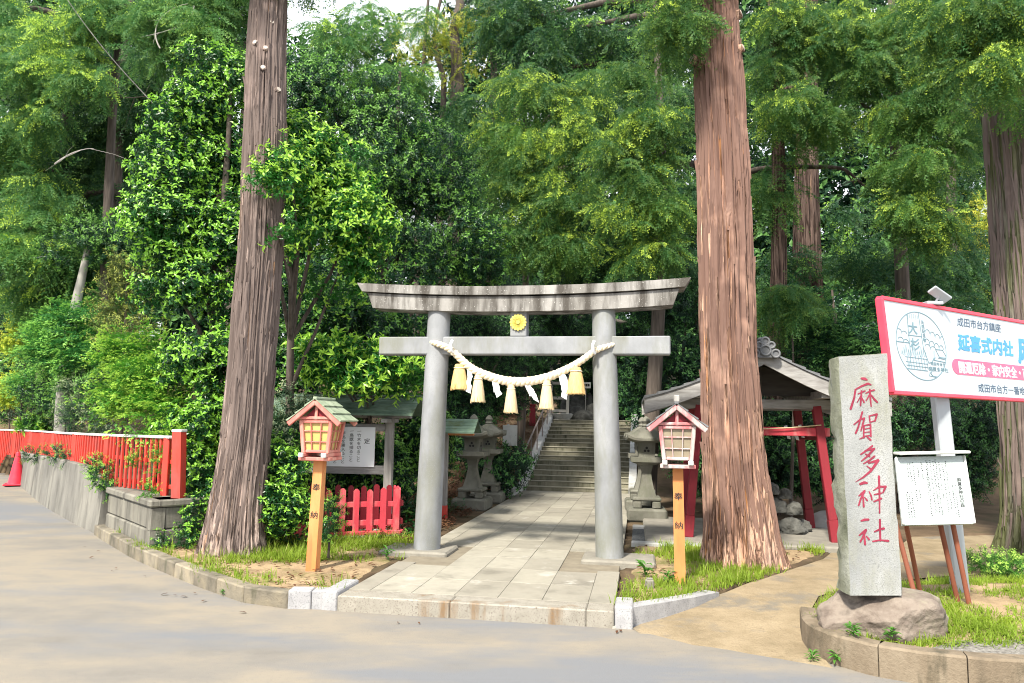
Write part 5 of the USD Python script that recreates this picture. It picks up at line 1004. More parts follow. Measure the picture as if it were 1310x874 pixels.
# ------------------------------------------------------------------ bark
def barkmat(nm, tone, fibre, streak, moss=None, sz=.16):
    """stringy bark: slow tone, long fibres, furrow shade put into the colour, bright peeled streaks"""
    n = {'g': ('geometry', {}), 'p': ('principled_bsdf', {'roughness': .95, 'specular_ior_level': .12}),
         'm0': ('mapping', {'scale': (1.2, 1.2, .35)}), 'n0': ('noise_texture', {'scale': 2.6, 'detail': 6.0, 'roughness': .6}), 'r0': ('rgb_ramp', {'ramp': list(zip(np.linspace(.32, .68, len(tone)), tone))}),
         'm1': ('mapping', {'scale': (1, 1, sz*.35)}), 'n1': ('noise_texture', {'scale': 30.0, 'detail': 9.0, 'roughness': .72, 'distortion': .3}), 'r1': ('rgb_ramp', {'ramp': [(.36, (.16, .15, .15)), (.44, (.58, .56, .56)), (.52, (1, 1, 1)), (.68, fibre)]}),
         'x1': ('mix_color', {'blend_type': 'multiply', 'fac': .92}),
         'm2': ('mapping', {'scale': (1, 1, .06), 'location': (4, 2, 0)}), 'n2': ('noise_texture', {'scale': 11.0, 'detail': 5.0, 'roughness': .6}), 'r2': ('rgb_ramp', {'ramp': [(.58, (0, 0, 0)), (.68, (1, 1, 1))]}), 'x2': ('mix_color', {'b': streak}),
         'm4': ('mapping', {'scale': (1, 1, .05), 'location': (1, 5, 2)}), 'n4': ('noise_texture', {'scale': 13.0, 'detail': 4.0, 'roughness': .55, 'distortion': .2}), 'r4': ('rgb_ramp', {'ramp': [(.455, (1, 1, 1)), (.49, (.22, .2, .19)), (.51, (.22, .2, .19)), (.55, (1, 1, 1))]}), 'x4': ('mix_color', {'blend_type': 'multiply', 'fac': .85}),  # thin dark crack lines paint the shade of the crevices
         'hb': ('mix_color', {'blend_type': 'multiply', 'fac': 1.0}), 'b': ('bump', {'strength': 1.0, 'distance': .05})}
    L = [('g.position', 'm0.vector'), ('m0.vector', 'n0.vector'), ('n0.fac', 'r0.fac'), ('g.position', 'm1.vector'), ('m1.vector', 'n1.vector'), ('n1.fac', 'r1.fac'), ('g.position', 'm2.vector'), ('m2.vector', 'n2.vector'), ('n2.fac', 'r2.fac'),
         ('r0.color', 'x2.a'), ('r2.color', 'x2.fac'), ('x2.result', 'x1.a'), ('r1.color', 'x1.b'), ('g.position', 'm4.vector'), ('m4.vector', 'n4.vector'), ('n4.fac', 'r4.fac'), ('x1.result', 'x4.a'), ('r4.color', 'x4.b'), ('r4.color', 'hb.a'), ('n1.color', 'hb.b'), ('hb.result', 'b.height'), ('b.normal', 'p.normal')]
    out = 'x4.result'
    if moss:
        n['m3'] = ('mapping', {'scale': (1, 1, .3)}); n['n3'] = ('noise_texture', {'scale': 1.8, 'detail': 5.0}); n['r3'] = ('rgb_ramp', {'ramp': [(.38, (0, 0, 0)), (.54, (.85, .85, .85))]}); n['x3'] = ('mix_color', {'b': moss})
        L += [('g.position', 'm3.vector'), ('m3.vector', 'n3.vector'), ('n3.fac', 'r3.fac'), ('r3.color', 'x3.fac'), (out, 'x3.a')]; out = 'x3.result'
    L.append((out, 'p.base_color')); return usdkit.material(stage, '/World/Looks/'+nm, n, L, surface='p.BSDF')
M['bark_left'] = barkmat('bark_greyed', [(.22, .175, .165), (.35, .28, .255), (.46, .355, .305), (.39, .315, .29)], (1.35, 1.3, 1.25), (.42, .25, .15))
M['bark_red'] = barkmat('bark_red', [(.24, .14, .11), (.44, .26, .19), (.58, .385, .29), (.36, .245, .205)], (1.4, 1.3, 1.2), (.56, .27, .11))
M['bark_mossy'] = barkmat('bark_mossy', [(.14, .13, .12), (.21, .19, .175), (.28, .24, .215)], (1.3, 1.25, 1.2), (.32, .27, .23), (.11, .125, .05))
M['bark_dark'] = mat('bark_dark', [(.035, .028, .024), (.075, .06, .05), (.12, .10, .085)], 9, (2, 2, .2), 7, .92, .5, 20, (2, 2, .2)); M['bark_pale'] = mat('bark_pale', [(.22, .21, .19), (.34, .33, .30)], 5, (1, 1, .3), rough=.9); M['bark_brown'] = barkmat('bark_brown', [(.07, .048, .042), (.12, .085, .072), (.17, .12, .10)], (1.3, 1.2, 1.2), (.2, .13, .09))
M['strip_grey'] = leafmat('bark_strip_grey', (.14, .11, .10), (.31, .24, .215), (.48, .37, .31), .95, .02, nscale=3, spec=.1)
M['strip_red'] = leafmat('bark_strip_red', (.17, .105, .085), (.44, .28, .215), (.66, .47, .35), .95, .02, nscale=3, spec=.1, dead=(.62, .30, .10))
M['cut'] = mat('cut_wood', [(.36, .32, .28), (.50, .46, .40)], 10, rough=.9)
def big_trunk(seed, axis, rad, flare, n=260, m=300, rid=.05, z0=-.05):
    """fluted stringy trunk: axis and radius as functions of height; buttresses at the foot"""
    r = np.random.default_rng(seed); H_ = 13.0; zz = np.concatenate([np.linspace(0, 8.2, m-20), np.linspace(8.25, H_, 20)]); a = np.arange(n)*2*math.pi/n
    Z, A_ = np.meshgrid(zz, a, indexing='ij'); C = np.stack([np.cos(A_), np.sin(A_)], -1); tw = .10*Z
    coarse = meshkit.fbm(np.stack([C[..., 0]*2.2, C[..., 1]*2.2, Z*.16+seed], -1).reshape(-1, 3), 3, seed).reshape(Z.shape)-.5
    fib = meshkit.noise(np.stack([np.cos(A_+tw*.2)*11, np.sin(A_+tw*.2)*11, Z*.40+seed*3], -1).reshape(-1, 3), seed+1).reshape(Z.shape)-.5
    fib2 = meshkit.noise(np.stack([C[..., 0]*26, C[..., 1]*26, Z*1.1+seed*5], -1).reshape(-1, 3), seed+2).reshape(Z.shape)-.5
    but = .5+.5*np.sin(A_*5+seed+1.5*np.sin(A_*2+seed)); fl = flare*np.exp(-Z/.42)*(.55+.75*but)+.10*np.exp(-Z/1.3)
    R = rad(Z)*(1+coarse*.26+fl)+(-rid*1.3*np.abs(fib)**.7+rid*.9*fib2)*np.clip(rad(Z)/.28, .6, 1.3)+.02*rad(Z)
    ax, ay = axis(Z); v = np.stack([ax+R*C[..., 0], ay+R*C[..., 1], Z+z0], -1).reshape(-1, 3); M2 = len(zz)
    i, j = np.meshgrid(np.arange(M2-1), np.arange(n), indexing='ij'); q = np.stack([i*n+j, i*n+(j+1) % n, (i+1)*n+(j+1) % n, (i+1)*n+j], -1).reshape(-1, 4)
    return v, np.vstack([q[:, [0, 1, 2]], q[:, [0, 2, 3]]]), (zz, n)
def near_cedar(name, label, b, lean, r0, r1, flare, mm, seed, knots, zbase, prof=None, mm_strip='strip_grey'):
    t = Thing(name, label, 'tree', (*b, zbase)); t.loc = np.zeros(3); t.prim.GetAttribute('xformOp:translate').Set(Gf.Vec3d(0, 0, 0))
    rad = lambda Z: r0+(r1-r0)*np.clip(Z/7, 0, 1.8)**.85; axis = lambda Z: (b[0]+lean[0]*Z, b[1]+lean[1]*Z)
    if prof is not None:                                   # (pixel height, centre, width) read off the photograph, from the foot upwards
        pz = np.array([at(c, y, b[1])[2]-zbase for y, c, w in prof]); pc = np.array([at(c, y, b[1])[0] for y, c, w in prof]); pr = np.array([w*b[1]/FPX*.5*.885 for y, c, w in prof])
        sx = CubicSpline(pz, pc); axis = lambda Z: (np.where(Z > pz[-1], pc[-1]+(Z-pz[-1])*(pc[-1]-pc[-2])/(pz[-1]-pz[-2]), sx(np.clip(Z, pz[0], pz[-1]))), b[1]+0*Z); rad = lambda Z: np.interp(Z, np.append(pz, 13), np.append(pr, pr[-1]*.8))
    v, f, (zz, n) = big_trunk(seed, axis, rad, flare, z0=zbase-.06); t.part('trunk', (v, f), mm, True)
    VV = v.reshape(len(zz), n, 3); r = np.random.default_rng(seed); SV, SF = [], []; c = 0                 # loose strips of bark standing a little off the wood
    for k in range(900):
        z0_ = r.uniform(.05, 7.2); L = r.uniform(.3, 1.7); w = r.uniform(.006, .018)*(1.8 if r.random() < .15 else 1); a0 = r.uniform(0, 1); dr = r.normal()*.012; lift = r.uniform(.004, .014); m = 9; zs = np.linspace(z0_, min(z0_+L, 8.1), m); curl = r.uniform(0, .03)*(r.random() < .3)
        for j, z_ in enumerate(zs):
            i_ = int(np.clip(np.searchsorted(zz, z_), 1, len(zz)-2)); q_ = j/(m-1); row = VV[i_]; cen = row.mean(0); ww = w*math.sin(math.pi*(.08+.84*q_))**.5
            for s_, up_ in ((-1, 0.0), (0, 1.0), (1, 0.0)):
                aa = ((a0+dr*q_+s_*ww/(2*math.pi*np.linalg.norm(row[0]-cen))) % 1)*n; i0 = int(aa) % n; fr = aa-int(aa); pnt = row[i0]*(1-fr)+row[(i0+1) % n]*fr; d = pnt-cen; d /= np.linalg.norm(d)
                SV.append(pnt+d*(lift*(.25+.75*up_)+.002+curl*max(0, q_-.75)*4)+[0, 0, z_-zz[i_]])
        for j in range(m-1):
            b0 = c+3*j; SF += [(b0, b0+1, b0+4), (b0, b0+4, b0+3), (b0+1, b0+2, b0+5), (b0+1, b0+5, b0+4)]
        c += 3*m
    t.part('bark_strips', (np.array(SV), np.array(SF)), M[mm_strip], kind='stuff')
    for k, (z, a, rr, ln) in enumerate(knots):
        ax, ay = axis(z); d = np.array([math.cos(a), math.sin(a), .25]); d /= np.linalg.norm(d); c = np.array([ax, ay, z])+d*(float(rad(np.array(z)))*.86)
        kn = t.part('knot', tube([c-d*.05, c+d*ln*.6, c+d*ln], [rr*1.6, rr*1.15, rr], 12), mm, 50); t.part('cut_face', tube([c+d*(ln-.004), c+d*(ln+.006)], [rr*.78, rr*.74], 12), M['cut'], under=kn)
    return t
# the three big trunks; axis from pixels at the foot and at the frame's top
f0 = G(297, 700, .12); tp = at(344, 0, 8.62); lean = (tp[0]-f0[0])/(tp[2]-.12)
tl = near_cedar('cedar_tree', 'tall leaning cedar with greyed stringy bark beside the block wall', (f0[0], 8.66), (lean, 0), .305, .195, .46, M['bark_left'], 4, [(at(325, 62, 8.5)[2], -1.9, .035, .05), (at(332, 70, 8.5)[2], -1.3, .03, .06), (at(336, 95, 8.5)[2], -1.4, .035, .05), (at(358, 120, 8.5)[2], -.6, .035, .07), (at(352, 34, 8.5)[2], -1.0, .03, .04), (at(350, 3, 8.5)[2], -1.1, .04, .06), (at(349, 95, 8.5)[2], 1.0, .03, .06)], .12, [(700, 299, 66), (640, 304, 66), (550, 315, 64), (450, 323, 60), (300, 334, 59), (150, 339, 57), (0, 344, 48)], 'strip_grey')
f1 = G(952, 708, .12); tp = at(926, 0, 8.3); lean1 = (tp[0]-f1[0])/(tp[2]-.12)
tr = near_cedar('cedar_tree', 'massive cedar with reddish peeling bark right of the gate', (f1[0]-.0, 8.42), (lean1, 0), .385, .232, .30, M['bark_red'], 9, [(at(955, 60, 8.1)[2], -.55, .045, .10), (at(903, 195, 8.1)[2], -1.75, .035, .015), (at(948, 280, 8.1)[2], -1.0, .04, .02), (at(880, 75, 8.1)[2], -2.75, .055, .16), (at(958, 14, 8.1)[2], -.5, .05, .10), (at(908, 100, 8.1)[2], -1.85, .03, .015)], .12, [(712, 951, 90), (650, 946, 86), (600, 941, 82), (550, 937, 81), (450, 931, 77), (300, 927, 75), (200, 924, 71), (100, 919, 68), (0, 916, 58)], 'strip_red')
f2 = G(1350, 706, .12); tp = at(1310, 60, 9.2)
t3 = near_cedar('cedar_tree', 'broad mossy cedar trunk at the edge of the view behind the white signboard', (f2[0], 9.35), (-.012, 0), .51, .45, .26, M['bark_mossy'], 14, [], .12)
def crown_needles(t, blobs, nm, **kw):
    global _total
    _total += crown(t.path+'/crown', 'needle', M[nm], blobs, **kw)
crown_needles(t3, [(1245, 40, 8.4, 60, 45, .5), (1290, 85, 8.3, 50, 45, .45), (1300, 10, 8.3, 60, 40, .5), (1230, 5, 8.8, 60, 40, .5), (1320, 130, 8.4, 36, 36, .4)], 'conifer', fresh=.35, seed=5, size=.75, dens=1.5)
crown_needles(tr, [(866, 22, 8.0, 36, 30, .3), (870, -50, 8.2, 70, 40, .5), (990, -75, 8.8, 90, 40, .7), (862, 58, 8.3, 22, 18, .2)], 'conifer', fresh=.3, seed=7, size=.7, dens=1.4)
crown_needles(tl, [(300, -60, 8.8, 90, 40, .8), (400, -70, 8.8, 70, 35, .6)], 'conifer', fresh=.2, seed=8, size=.8, dens=.7)
# ------------------------------------------------------------------ trees and shrubs, near to far
plant('camellia_tree', 'glossy camellia reaching across the leaning cedar trunk', 'tree', 'broad', M['camellia_bright'], [(405, 225, 9.3, 62, 55), (372, 215, 8.6, 40, 38, .3), (352, 290, 8.5, 26, 26, .22), (345, 240, 8.35, 20, 24, .18), (455, 275, 9.5, 60, 55), (400, 300, 9.2, 62, 42), (435, 345, 9.6, 55, 36), (385, 180, 9.2, 40, 24, .3), (490, 330, 9.8, 42, 40)], trunk=(at(372, 560, 9.9)[0], 9.9), trunk_r=.07, seed_=1) if False else None
def P_(name, label, cat, form, mm, blobs, **kw): return plant(name, label, cat, form, M[mm], blobs, **kw)
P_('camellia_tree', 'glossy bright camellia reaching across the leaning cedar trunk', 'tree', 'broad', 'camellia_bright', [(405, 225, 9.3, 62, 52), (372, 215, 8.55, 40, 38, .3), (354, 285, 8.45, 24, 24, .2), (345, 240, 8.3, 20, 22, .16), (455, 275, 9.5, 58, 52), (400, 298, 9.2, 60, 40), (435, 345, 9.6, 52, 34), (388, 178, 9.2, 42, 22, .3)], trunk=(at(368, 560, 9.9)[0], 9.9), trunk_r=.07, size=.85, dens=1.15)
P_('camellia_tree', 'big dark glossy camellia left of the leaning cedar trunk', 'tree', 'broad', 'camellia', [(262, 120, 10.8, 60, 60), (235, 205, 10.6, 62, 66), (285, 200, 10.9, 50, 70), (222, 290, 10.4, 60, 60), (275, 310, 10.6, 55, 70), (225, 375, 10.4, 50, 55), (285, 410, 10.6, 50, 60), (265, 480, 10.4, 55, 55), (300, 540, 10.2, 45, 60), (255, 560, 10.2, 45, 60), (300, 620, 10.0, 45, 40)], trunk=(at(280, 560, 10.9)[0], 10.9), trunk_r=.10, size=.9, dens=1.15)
P_('evergreen_tree', 'dark small-leaved evergreen between the leaning cedar and the gate', 'tree', 'small', 'evergreen', [(410, 130, 12.5, 50, 50), (470, 160, 12.8, 62, 60), (530, 200, 13, 60, 60), (470, 235, 12.4, 60, 50), (560, 280, 13, 62, 60), (520, 330, 12.6, 62, 46), (600, 340, 13.4, 60, 45), (400, 90, 13, 40, 34)], trunk=(at(500, 560, 13.2)[0], 13.4), trunk_r=.10, size=1.15, dens=1.2)
P_('evergreen_tree', 'shaded evergreen mass low behind the roofed notice board', 'tree', 'broad', 'evergreen', [(395, 405, 10.9, 50, 55), (450, 420, 11.2, 50, 45), (510, 400, 11.6, 50, 50), (385, 480, 10.6, 45, 50), (420, 545, 11.2, 55, 45), (500, 470, 11.8, 62, 50), (530, 560, 12.2, 45, 60), (470, 600, 11.5, 60, 50), (400, 610, 11, 45, 45)], trunk=(at(440, 560, 11.6)[0], 11.7), trunk_r=.08, size=.95, dens=1.1)
P_('laurel_shrub', 'bright laurel with upright long leaves over the notice board roof', 'shrub', 'long', 'camellia_bright', [(430, 462, 9.9, 36, 18, .3), (475, 468, 9.9, 44, 22, .35), (512, 480, 10, 30, 20, .3), (455, 482, 9.8, 40, 14, .3), (405, 458, 10, 26, 14, .25)], trunk=(at(480, 600, 10.9)[0], 10.95), trunk_r=.04, size=.85, dens=1.3, gap=.25)
P_('boxwood_bush', 'dense round bush at the right foot of the leaning cedar', 'shrub', 'broad', 'camellia', [(362, 618, 8.95, 28, 34, .3), (358, 652, 8.8, 24, 22, .26), (345, 590, 9.3, 22, 36, .28), (372, 590, 9.3, 22, 26, .26), (378, 650, 9.0, 18, 20, .22)], trunk_r=.025, size=.62, dens=1.3, gap=.2)
P_('variegated_shrub', 'pale grey-green shrub behind the left wooden lamp', 'shrub', 'small', 'grey_shrub', [(362, 540, 9.7, 30, 34, .35), (385, 560, 9.8, 28, 34, .35), (350, 570, 9.6, 22, 28, .3), (400, 530, 10, 24, 24, .3)], trunk_r=.025, size=.8, dens=1.3, gap=.28)
P_('small_shrub', 'small leafy shrub beside the orange post in front of the picket fence', 'shrub', 'small', 'camellia', [(418, 664, 8.1, 13, 20, .14), (426, 652, 8.2, 10, 12, .1), (412, 680, 8.0, 11, 10, .1)], trunk_r=.012, size=.5, dens=1.4, gap=.1)
# shrubs behind the red fence
P_('maple_shrub', 'bright green maple-like shrub overhanging the end of the red fence', 'shrub', 'flat', 'maple', [(190, 480, 10.9, 50, 40), (150, 515, 11.6, 40, 28), (215, 515, 10.4, 38, 32), (242, 555, 9.9, 22, 22, .3), (175, 450, 11.4, 45, 34), (230, 480, 10.8, 34, 44), (205, 540, 10.1, 30, 16, .3)], trunk_r=.04, size=.85, dens=1.5, gap=.25)
P_('layered_shrub', 'blue-green shrub of level layered sprays behind the fence', 'shrub', 'flat', 'fern', [(88, 415, 15.5, 44, 24, .5), (70, 450, 15.5, 36, 24, .5), (115, 450, 15.2, 30, 24, .5), (95, 402, 17.4, 48, 24), (60, 425, 17.8, 36, 24), (110, 435, 16.8, 46, 26), (75, 460, 17.2, 44, 22), (115, 475, 16.2, 36, 24), (45, 480, 18.4, 30, 26), (130, 395, 17, 34, 30)], trunk_r=.05, size=1.05, dens=1.5, gap=.3)
P_('olive_shrub', 'yellowish olive shrub between the blue-green shrub and the camellia', 'shrub', 'fine', 'olive', [(160, 385, 14.4, 30, 36), (175, 425, 14, 28, 34), (140, 420, 14.8, 24, 28), (165, 355, 14.6, 26, 24)], trunk_r=.035, size=.95, dens=1.5, gap=.3)
P_('lime_shrub', 'upper yellow-green clump at the left edge of the shrubs', 'shrub', 'small', 'lime', [(32, 425, 18.8, 15, 24, .45), (22, 445, 18.8, 12, 14, .4), (42, 408, 18.9, 10, 14, .4)], trunk_r=.02, size=.85, dens=1.5, gap=.15)
P_('lime_shrub', 'lower yellow-green clump just above the far end of the fence', 'shrub', 'small', 'lime', [(16, 500, 20.5, 14, 18, .45), (8, 510, 20.5, 12, 12, .4)], trunk_r=.02, size=.85, dens=1.5, gap=.15)
P_('hedge_shrub', 'dark mixed shrub low behind the middle of the red fence', 'shrub', 'small', 'evergreen', [(70, 505, 17.6, 45, 30), (30, 515, 21, 36, 26), (110, 515, 15.2, 40, 28), (130, 495, 14.6, 34, 28), (20, 470, 21.5, 34, 40), (60, 535, 18.2, 40, 14)], trunk_r=.04, size=1.0, dens=1.3, gap=.2)
P_('hedge_shrub', 'pale sparse shrub above the fence left of the maple-like shrub', 'shrub', 'fine', 'grey_shrub', [(110, 532, 14.4, 26, 16, .35), (140, 537, 13.0, 22, 12, .3), (100, 510, 15, 20, 26, .3), (18, 540, 22, 26, 14, .5)], trunk_r=.02, size=.8, dens=1.4, gap=.3)
P_('broadleaf_plant', 'light green spray of large leaves peeping over the fence top', 'plant', 'long', 'maple', [(48, 543, 18.2, 16, 6, .3), (36, 548, 19.2, 12, 5, .25)], trunk_r=.012, size=.9, dens=1.6, gap=.05, limbs=False)
P_('fence_creeper', 'creeper tumbling over the coping of the retaining wall', 'plant', 'small', 'camellia', [(134, 610, 10.45, 12, 14, .16), (125, 595, 10.7, 12, 8, .14), (140, 625, 10.3, 6, 10, .1)], trunk_r=.008, size=.5, dens=1.5, gap=.1, limbs=False)
P_('fence_creeper', 'greyish weeds growing along the top of the wall before the slats', 'plant', 'small', 'evergreen', [(45, 582, 14.8, 14, 6, .2), (78, 580, 12.9, 16, 7, .2), (90, 587, 12.4, 10, 5, .16)], trunk_r=.008, size=.55, dens=1.0, gap=.2, limbs=False)
P_('fence_creeper', 'yellow-green vine climbing the slats near the square end post', 'plant', 'small', 'maple', [(192, 628, 9.05, 11, 6, .08), (204, 590, 9.35, 6, 20, .08), (174, 590, 9.7, 6, 8, .08)], trunk_r=.006, size=.42, dens=1.3, gap=.2, limbs=False)
P_('ivy_plant', 'ivy at the foot of the block wall beside the leaning cedar', 'plant', 'broad', 'camellia', [(243, 672, 8.95, 7, 16, .1), (238, 690, 8.8, 8, 8, .1), (207, 694, 8.72, 7, 5, .08), (250, 650, 9.1, 8, 12, .1)], trunk_r=.006, size=.4, dens=1.5, gap=.05, limbs=False)
P_('hedge_shrub', 'leafy green shrub between the end post and the leaning cedar', 'shrub', 'broad', 'camellia', [(255, 600, 9.7, 20, 40, .3), (248, 560, 9.9, 24, 30, .3), (262, 635, 9.4, 14, 24, .2)], trunk_r=.02, size=.7, dens=1.3, gap=.2)
# tall trees upper left
P_('cedar_tree', 'hazy grey-green cedar rising at the far left behind the shrubs', 'tree', 'needle', 'conifer_haze', [(30, 60, 17, 55, 55), (20, 160, 17, 50, 55), (60, 250, 17, 55, 50), (20, 300, 17, 50, 50), (70, 320, 16.8, 50, 40), (40, 380, 18, 60, 40), (-10, 10, 17, 50, 50), (15, 230, 17.5, 50, 50)], trunk=(at(60, 300, 18)[0], 18.2), trunk_r=.22, bark='bark_dark', size=1.35, dens=1.3, fresh=.2)
P_('cedar_tree', 'cedar with bright yellow-green tufts at the upper left', 'tree', 'needle', 'conifer_haze', [(90, 45, 15.5, 50, 36), (60, 75, 15.6, 40, 34), (120, 20, 15.8, 50, 36), (105, 95, 15.4, 30, 26, .4), (20, 95, 15.8, 30, 30), (55, 130, 16, 40, 34), (150, 20, 16, 40, 30)], trunk=(at(140, 200, 16.6)[0], 16.6), trunk_r=.16, size=1.15, dens=1.3, fresh=.62, limbs=True)
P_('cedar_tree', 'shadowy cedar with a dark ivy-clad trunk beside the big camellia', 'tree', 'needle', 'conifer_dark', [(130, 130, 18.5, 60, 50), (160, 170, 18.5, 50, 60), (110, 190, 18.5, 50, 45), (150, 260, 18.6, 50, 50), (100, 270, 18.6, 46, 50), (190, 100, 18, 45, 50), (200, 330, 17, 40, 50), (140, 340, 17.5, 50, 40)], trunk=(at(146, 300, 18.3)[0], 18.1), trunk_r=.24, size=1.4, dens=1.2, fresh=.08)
P_('cedar_tree', 'drooping grey-green cedar above the big camellia', 'tree', 'needle', 'conifer_haze', [(215, 20, 14.5, 55, 36), (270, 30, 14.5, 55, 40), (290, -10, 14.5, 60, 36), (240, 65, 14.8, 40, 26), (190, 50, 14.6, 34, 30)], trunk=(at(300, 300, 15.5)[0], 15.5), trunk_r=.14, size=1.05, dens=1.25, fresh=.15)
P_('pale_trunk_tree', 'smooth pale trunk standing behind the blue-green shrub', 'tree', 'small', 'evergreen', [(95, 322, 16.0, 34, 18, .5), (120, 298, 16.2, 40, 26), (150, 320, 16.2, 36, 28)], trunk=(at(90, 400, 16.4)[0], 16.4), trunk_r=.21, bark='bark_pale', size=1.1, dens=1.2, limbs=False)
# airy trees with sky between them, upper middle
P_('pine_tree', 'airy pale pine with sky showing between its sprays', 'tree', 'needle', 'conifer_haze', [(445, 55, 17, 36, 24), (480, 90, 17, 40, 24), (420, 40, 17, 24, 16, .5), (500, 45, 17, 36, 26), (455, 105, 17.2, 40, 20), (520, 105, 17, 36, 30), (470, 20, 17, 34, 18), (545, 30, 17, 30, 24)], trunk=(at(525, 500, 18)[0], 18), trunk_r=.10, size=.95, dens=.95, fresh=.3, gap=.42, limbs=False)
P_('young_tree', 'thin dark-stemmed tree with yellow leaves against the bright gap', 'tree', 'fine', 'yellow_leaf', [(560, 45, 18, 20, 30, .5), (600, 30, 18, 26, 30, .5), (570, 90, 18, 24, 20, .5), (540, 75, 18, 16, 18, .4), (630, 25, 18.2, 20, 20, .5), (600, 80, 18.4, 22, 18, .4), (520, 60, 18.6, 16, 20, .4)], trunk=(at(586, 500, 18.6)[0], 18.6), trunk_r=.15, size=1.0, dens=.8, gap=.40, limbs=False)
for k, pts in enumerate(([(586, 95), (584, 70), (580, 40), (588, 10), (590, -20)], [(568, 100), (560, 75), (555, 50), (559, 20), (566, -10)], [(632, 85), (630, 50), (626, 10), (630, -20)])):
    b = np.array([at(*p, 18.3) for p in pts]); base = b[0]*[1, 1, 0]+[0, 0, float(H(b[0][0], 18.3))]; t = Thing('slender_tree', ('thickest dark stem in the bright gap above the gate', 'wavy thin stem left of the thick dark stem', 'straight thin stem right of the thick dark stem')[k], 'tree', base)
    t.part('trunk', tube(np.vstack([base[None], (base+b[0])[None]/2, b]), np.linspace((.20, .09, .10)[k], (.10, .035, .05)[k], len(b)+2), 8), M['bark_dark'], 60)
# conifers right of the middle
P_('cedar_tree', 'cedar with drooping yellow-tipped boughs above the gate lintel', 'tree', 'needle', 'conifer', [(670, 110, 14.2, 40, 34), (720, 135, 14, 42, 34), (745, 175, 13.8, 36, 38), (690, 190, 14.2, 40, 36), (660, 240, 14.4, 40, 40), (715, 250, 14, 42, 44), (640, 170, 14.8, 34, 34), (755, 110, 14.4, 30, 30), (650, 300, 14.4, 46, 36), (710, 315, 14.2, 44, 34)], trunk=(at(663, 560, 18.6)[0], 18.6), trunk_r=.11, size=1.0, dens=1.4, fresh=.38)
P_('cedar_tree', 'bright drooping cedar boughs just left of the thick red trunk', 'tree', 'needle', 'conifer', [(815, 105, 12.4, 34, 30), (830, 150, 12.2, 36, 34), (800, 185, 12.4, 34, 32), (845, 200, 12.3, 30, 34), (815, 235, 12.2, 38, 32), (800, 275, 12.4, 34, 34), (845, 270, 12.3, 32, 34), (825, 320, 12.4, 40, 30), (780, 230, 12.8, 24, 40)], trunk=(at(835, 450, 13.3)[0], 13.4), trunk_r=.16, size=.9, dens=1.4, fresh=.42)
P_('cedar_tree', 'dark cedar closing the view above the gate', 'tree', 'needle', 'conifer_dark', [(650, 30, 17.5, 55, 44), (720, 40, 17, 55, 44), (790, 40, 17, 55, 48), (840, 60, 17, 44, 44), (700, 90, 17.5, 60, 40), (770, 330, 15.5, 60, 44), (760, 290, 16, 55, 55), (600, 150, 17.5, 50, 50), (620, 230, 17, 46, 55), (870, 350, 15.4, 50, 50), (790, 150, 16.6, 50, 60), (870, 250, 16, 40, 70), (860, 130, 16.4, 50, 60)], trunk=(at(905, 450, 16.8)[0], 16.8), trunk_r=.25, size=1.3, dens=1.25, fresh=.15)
# right of the thick trunk
P_('cedar_tree', 'tall drooping cedar with bright tips between the thick trunk and the edge trunk', 'tree', 'needle', 'conifer', [(1090, 30, 12.4, 52, 36), (1120, 80, 12.2, 44, 34), (1150, 45, 12.2, 52, 40), (1180, 110, 11.8, 46, 34), (1205, 150, 11.6, 40, 30), (1150, 150, 12, 44, 36), (1200, 195, 11.6, 42, 38), (1150, 215, 12, 40, 40), (1180, 250, 11.8, 40, 40), (1195, 290, 11.8, 26, 30), (1100, 130, 12.4, 36, 30), (1220, 80, 11.6, 34, 40)], trunk=(at(1160, 500, 13.2)[0], 13.4), trunk_r=.17, size=.9, dens=1.4, fresh=.42)
P_('cedar_tree', 'cedar with level dark boughs immediately right of the thick red trunk', 'tree', 'needle', 'conifer', [(1000, 20, 12.6, 44, 34), (1040, 50, 12.6, 44, 36), (995, 80, 12.8, 34, 40), (1030, 125, 12.2, 44, 22), (1000, 135, 12.4, 36, 24), (1060, 140, 12.4, 40, 26), (990, 190, 13, 34, 40), (985, 250, 13, 28, 40), (1040, 180, 13.2, 34, 20)], trunk=(at(987, 450, 13.0)[0], 13.0), trunk_r=.20, bark='bark_brown', size=.9, dens=1.3, fresh=.3)
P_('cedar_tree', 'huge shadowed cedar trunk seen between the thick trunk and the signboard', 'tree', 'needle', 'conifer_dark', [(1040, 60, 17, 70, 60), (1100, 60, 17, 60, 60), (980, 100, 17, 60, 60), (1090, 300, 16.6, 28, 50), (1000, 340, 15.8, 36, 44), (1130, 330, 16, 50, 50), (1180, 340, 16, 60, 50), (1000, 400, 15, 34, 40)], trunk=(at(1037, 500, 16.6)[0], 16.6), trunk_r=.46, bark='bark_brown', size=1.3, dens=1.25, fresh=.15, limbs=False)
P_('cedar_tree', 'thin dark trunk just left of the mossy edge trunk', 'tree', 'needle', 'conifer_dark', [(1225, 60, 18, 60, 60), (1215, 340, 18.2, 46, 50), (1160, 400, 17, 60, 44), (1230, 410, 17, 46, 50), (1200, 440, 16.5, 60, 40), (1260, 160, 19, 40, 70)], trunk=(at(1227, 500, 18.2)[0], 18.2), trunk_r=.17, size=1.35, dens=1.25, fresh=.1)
P_('maple_tree', 'dark layered maple above the pavilion roof', 'tree', 'flat', 'maple_dark', [(1070, 400, 12.6, 42, 26), (1030, 420, 12.6, 36, 28), (1100, 430, 12.4, 42, 26), (1120, 395, 12.8, 36, 22), (1050, 450, 12.4, 40, 26), (1010, 375, 13, 30, 26), (1085, 470, 12.4, 44, 26)], trunk_r=.06, size=.95, dens=1.5, gap=.28)
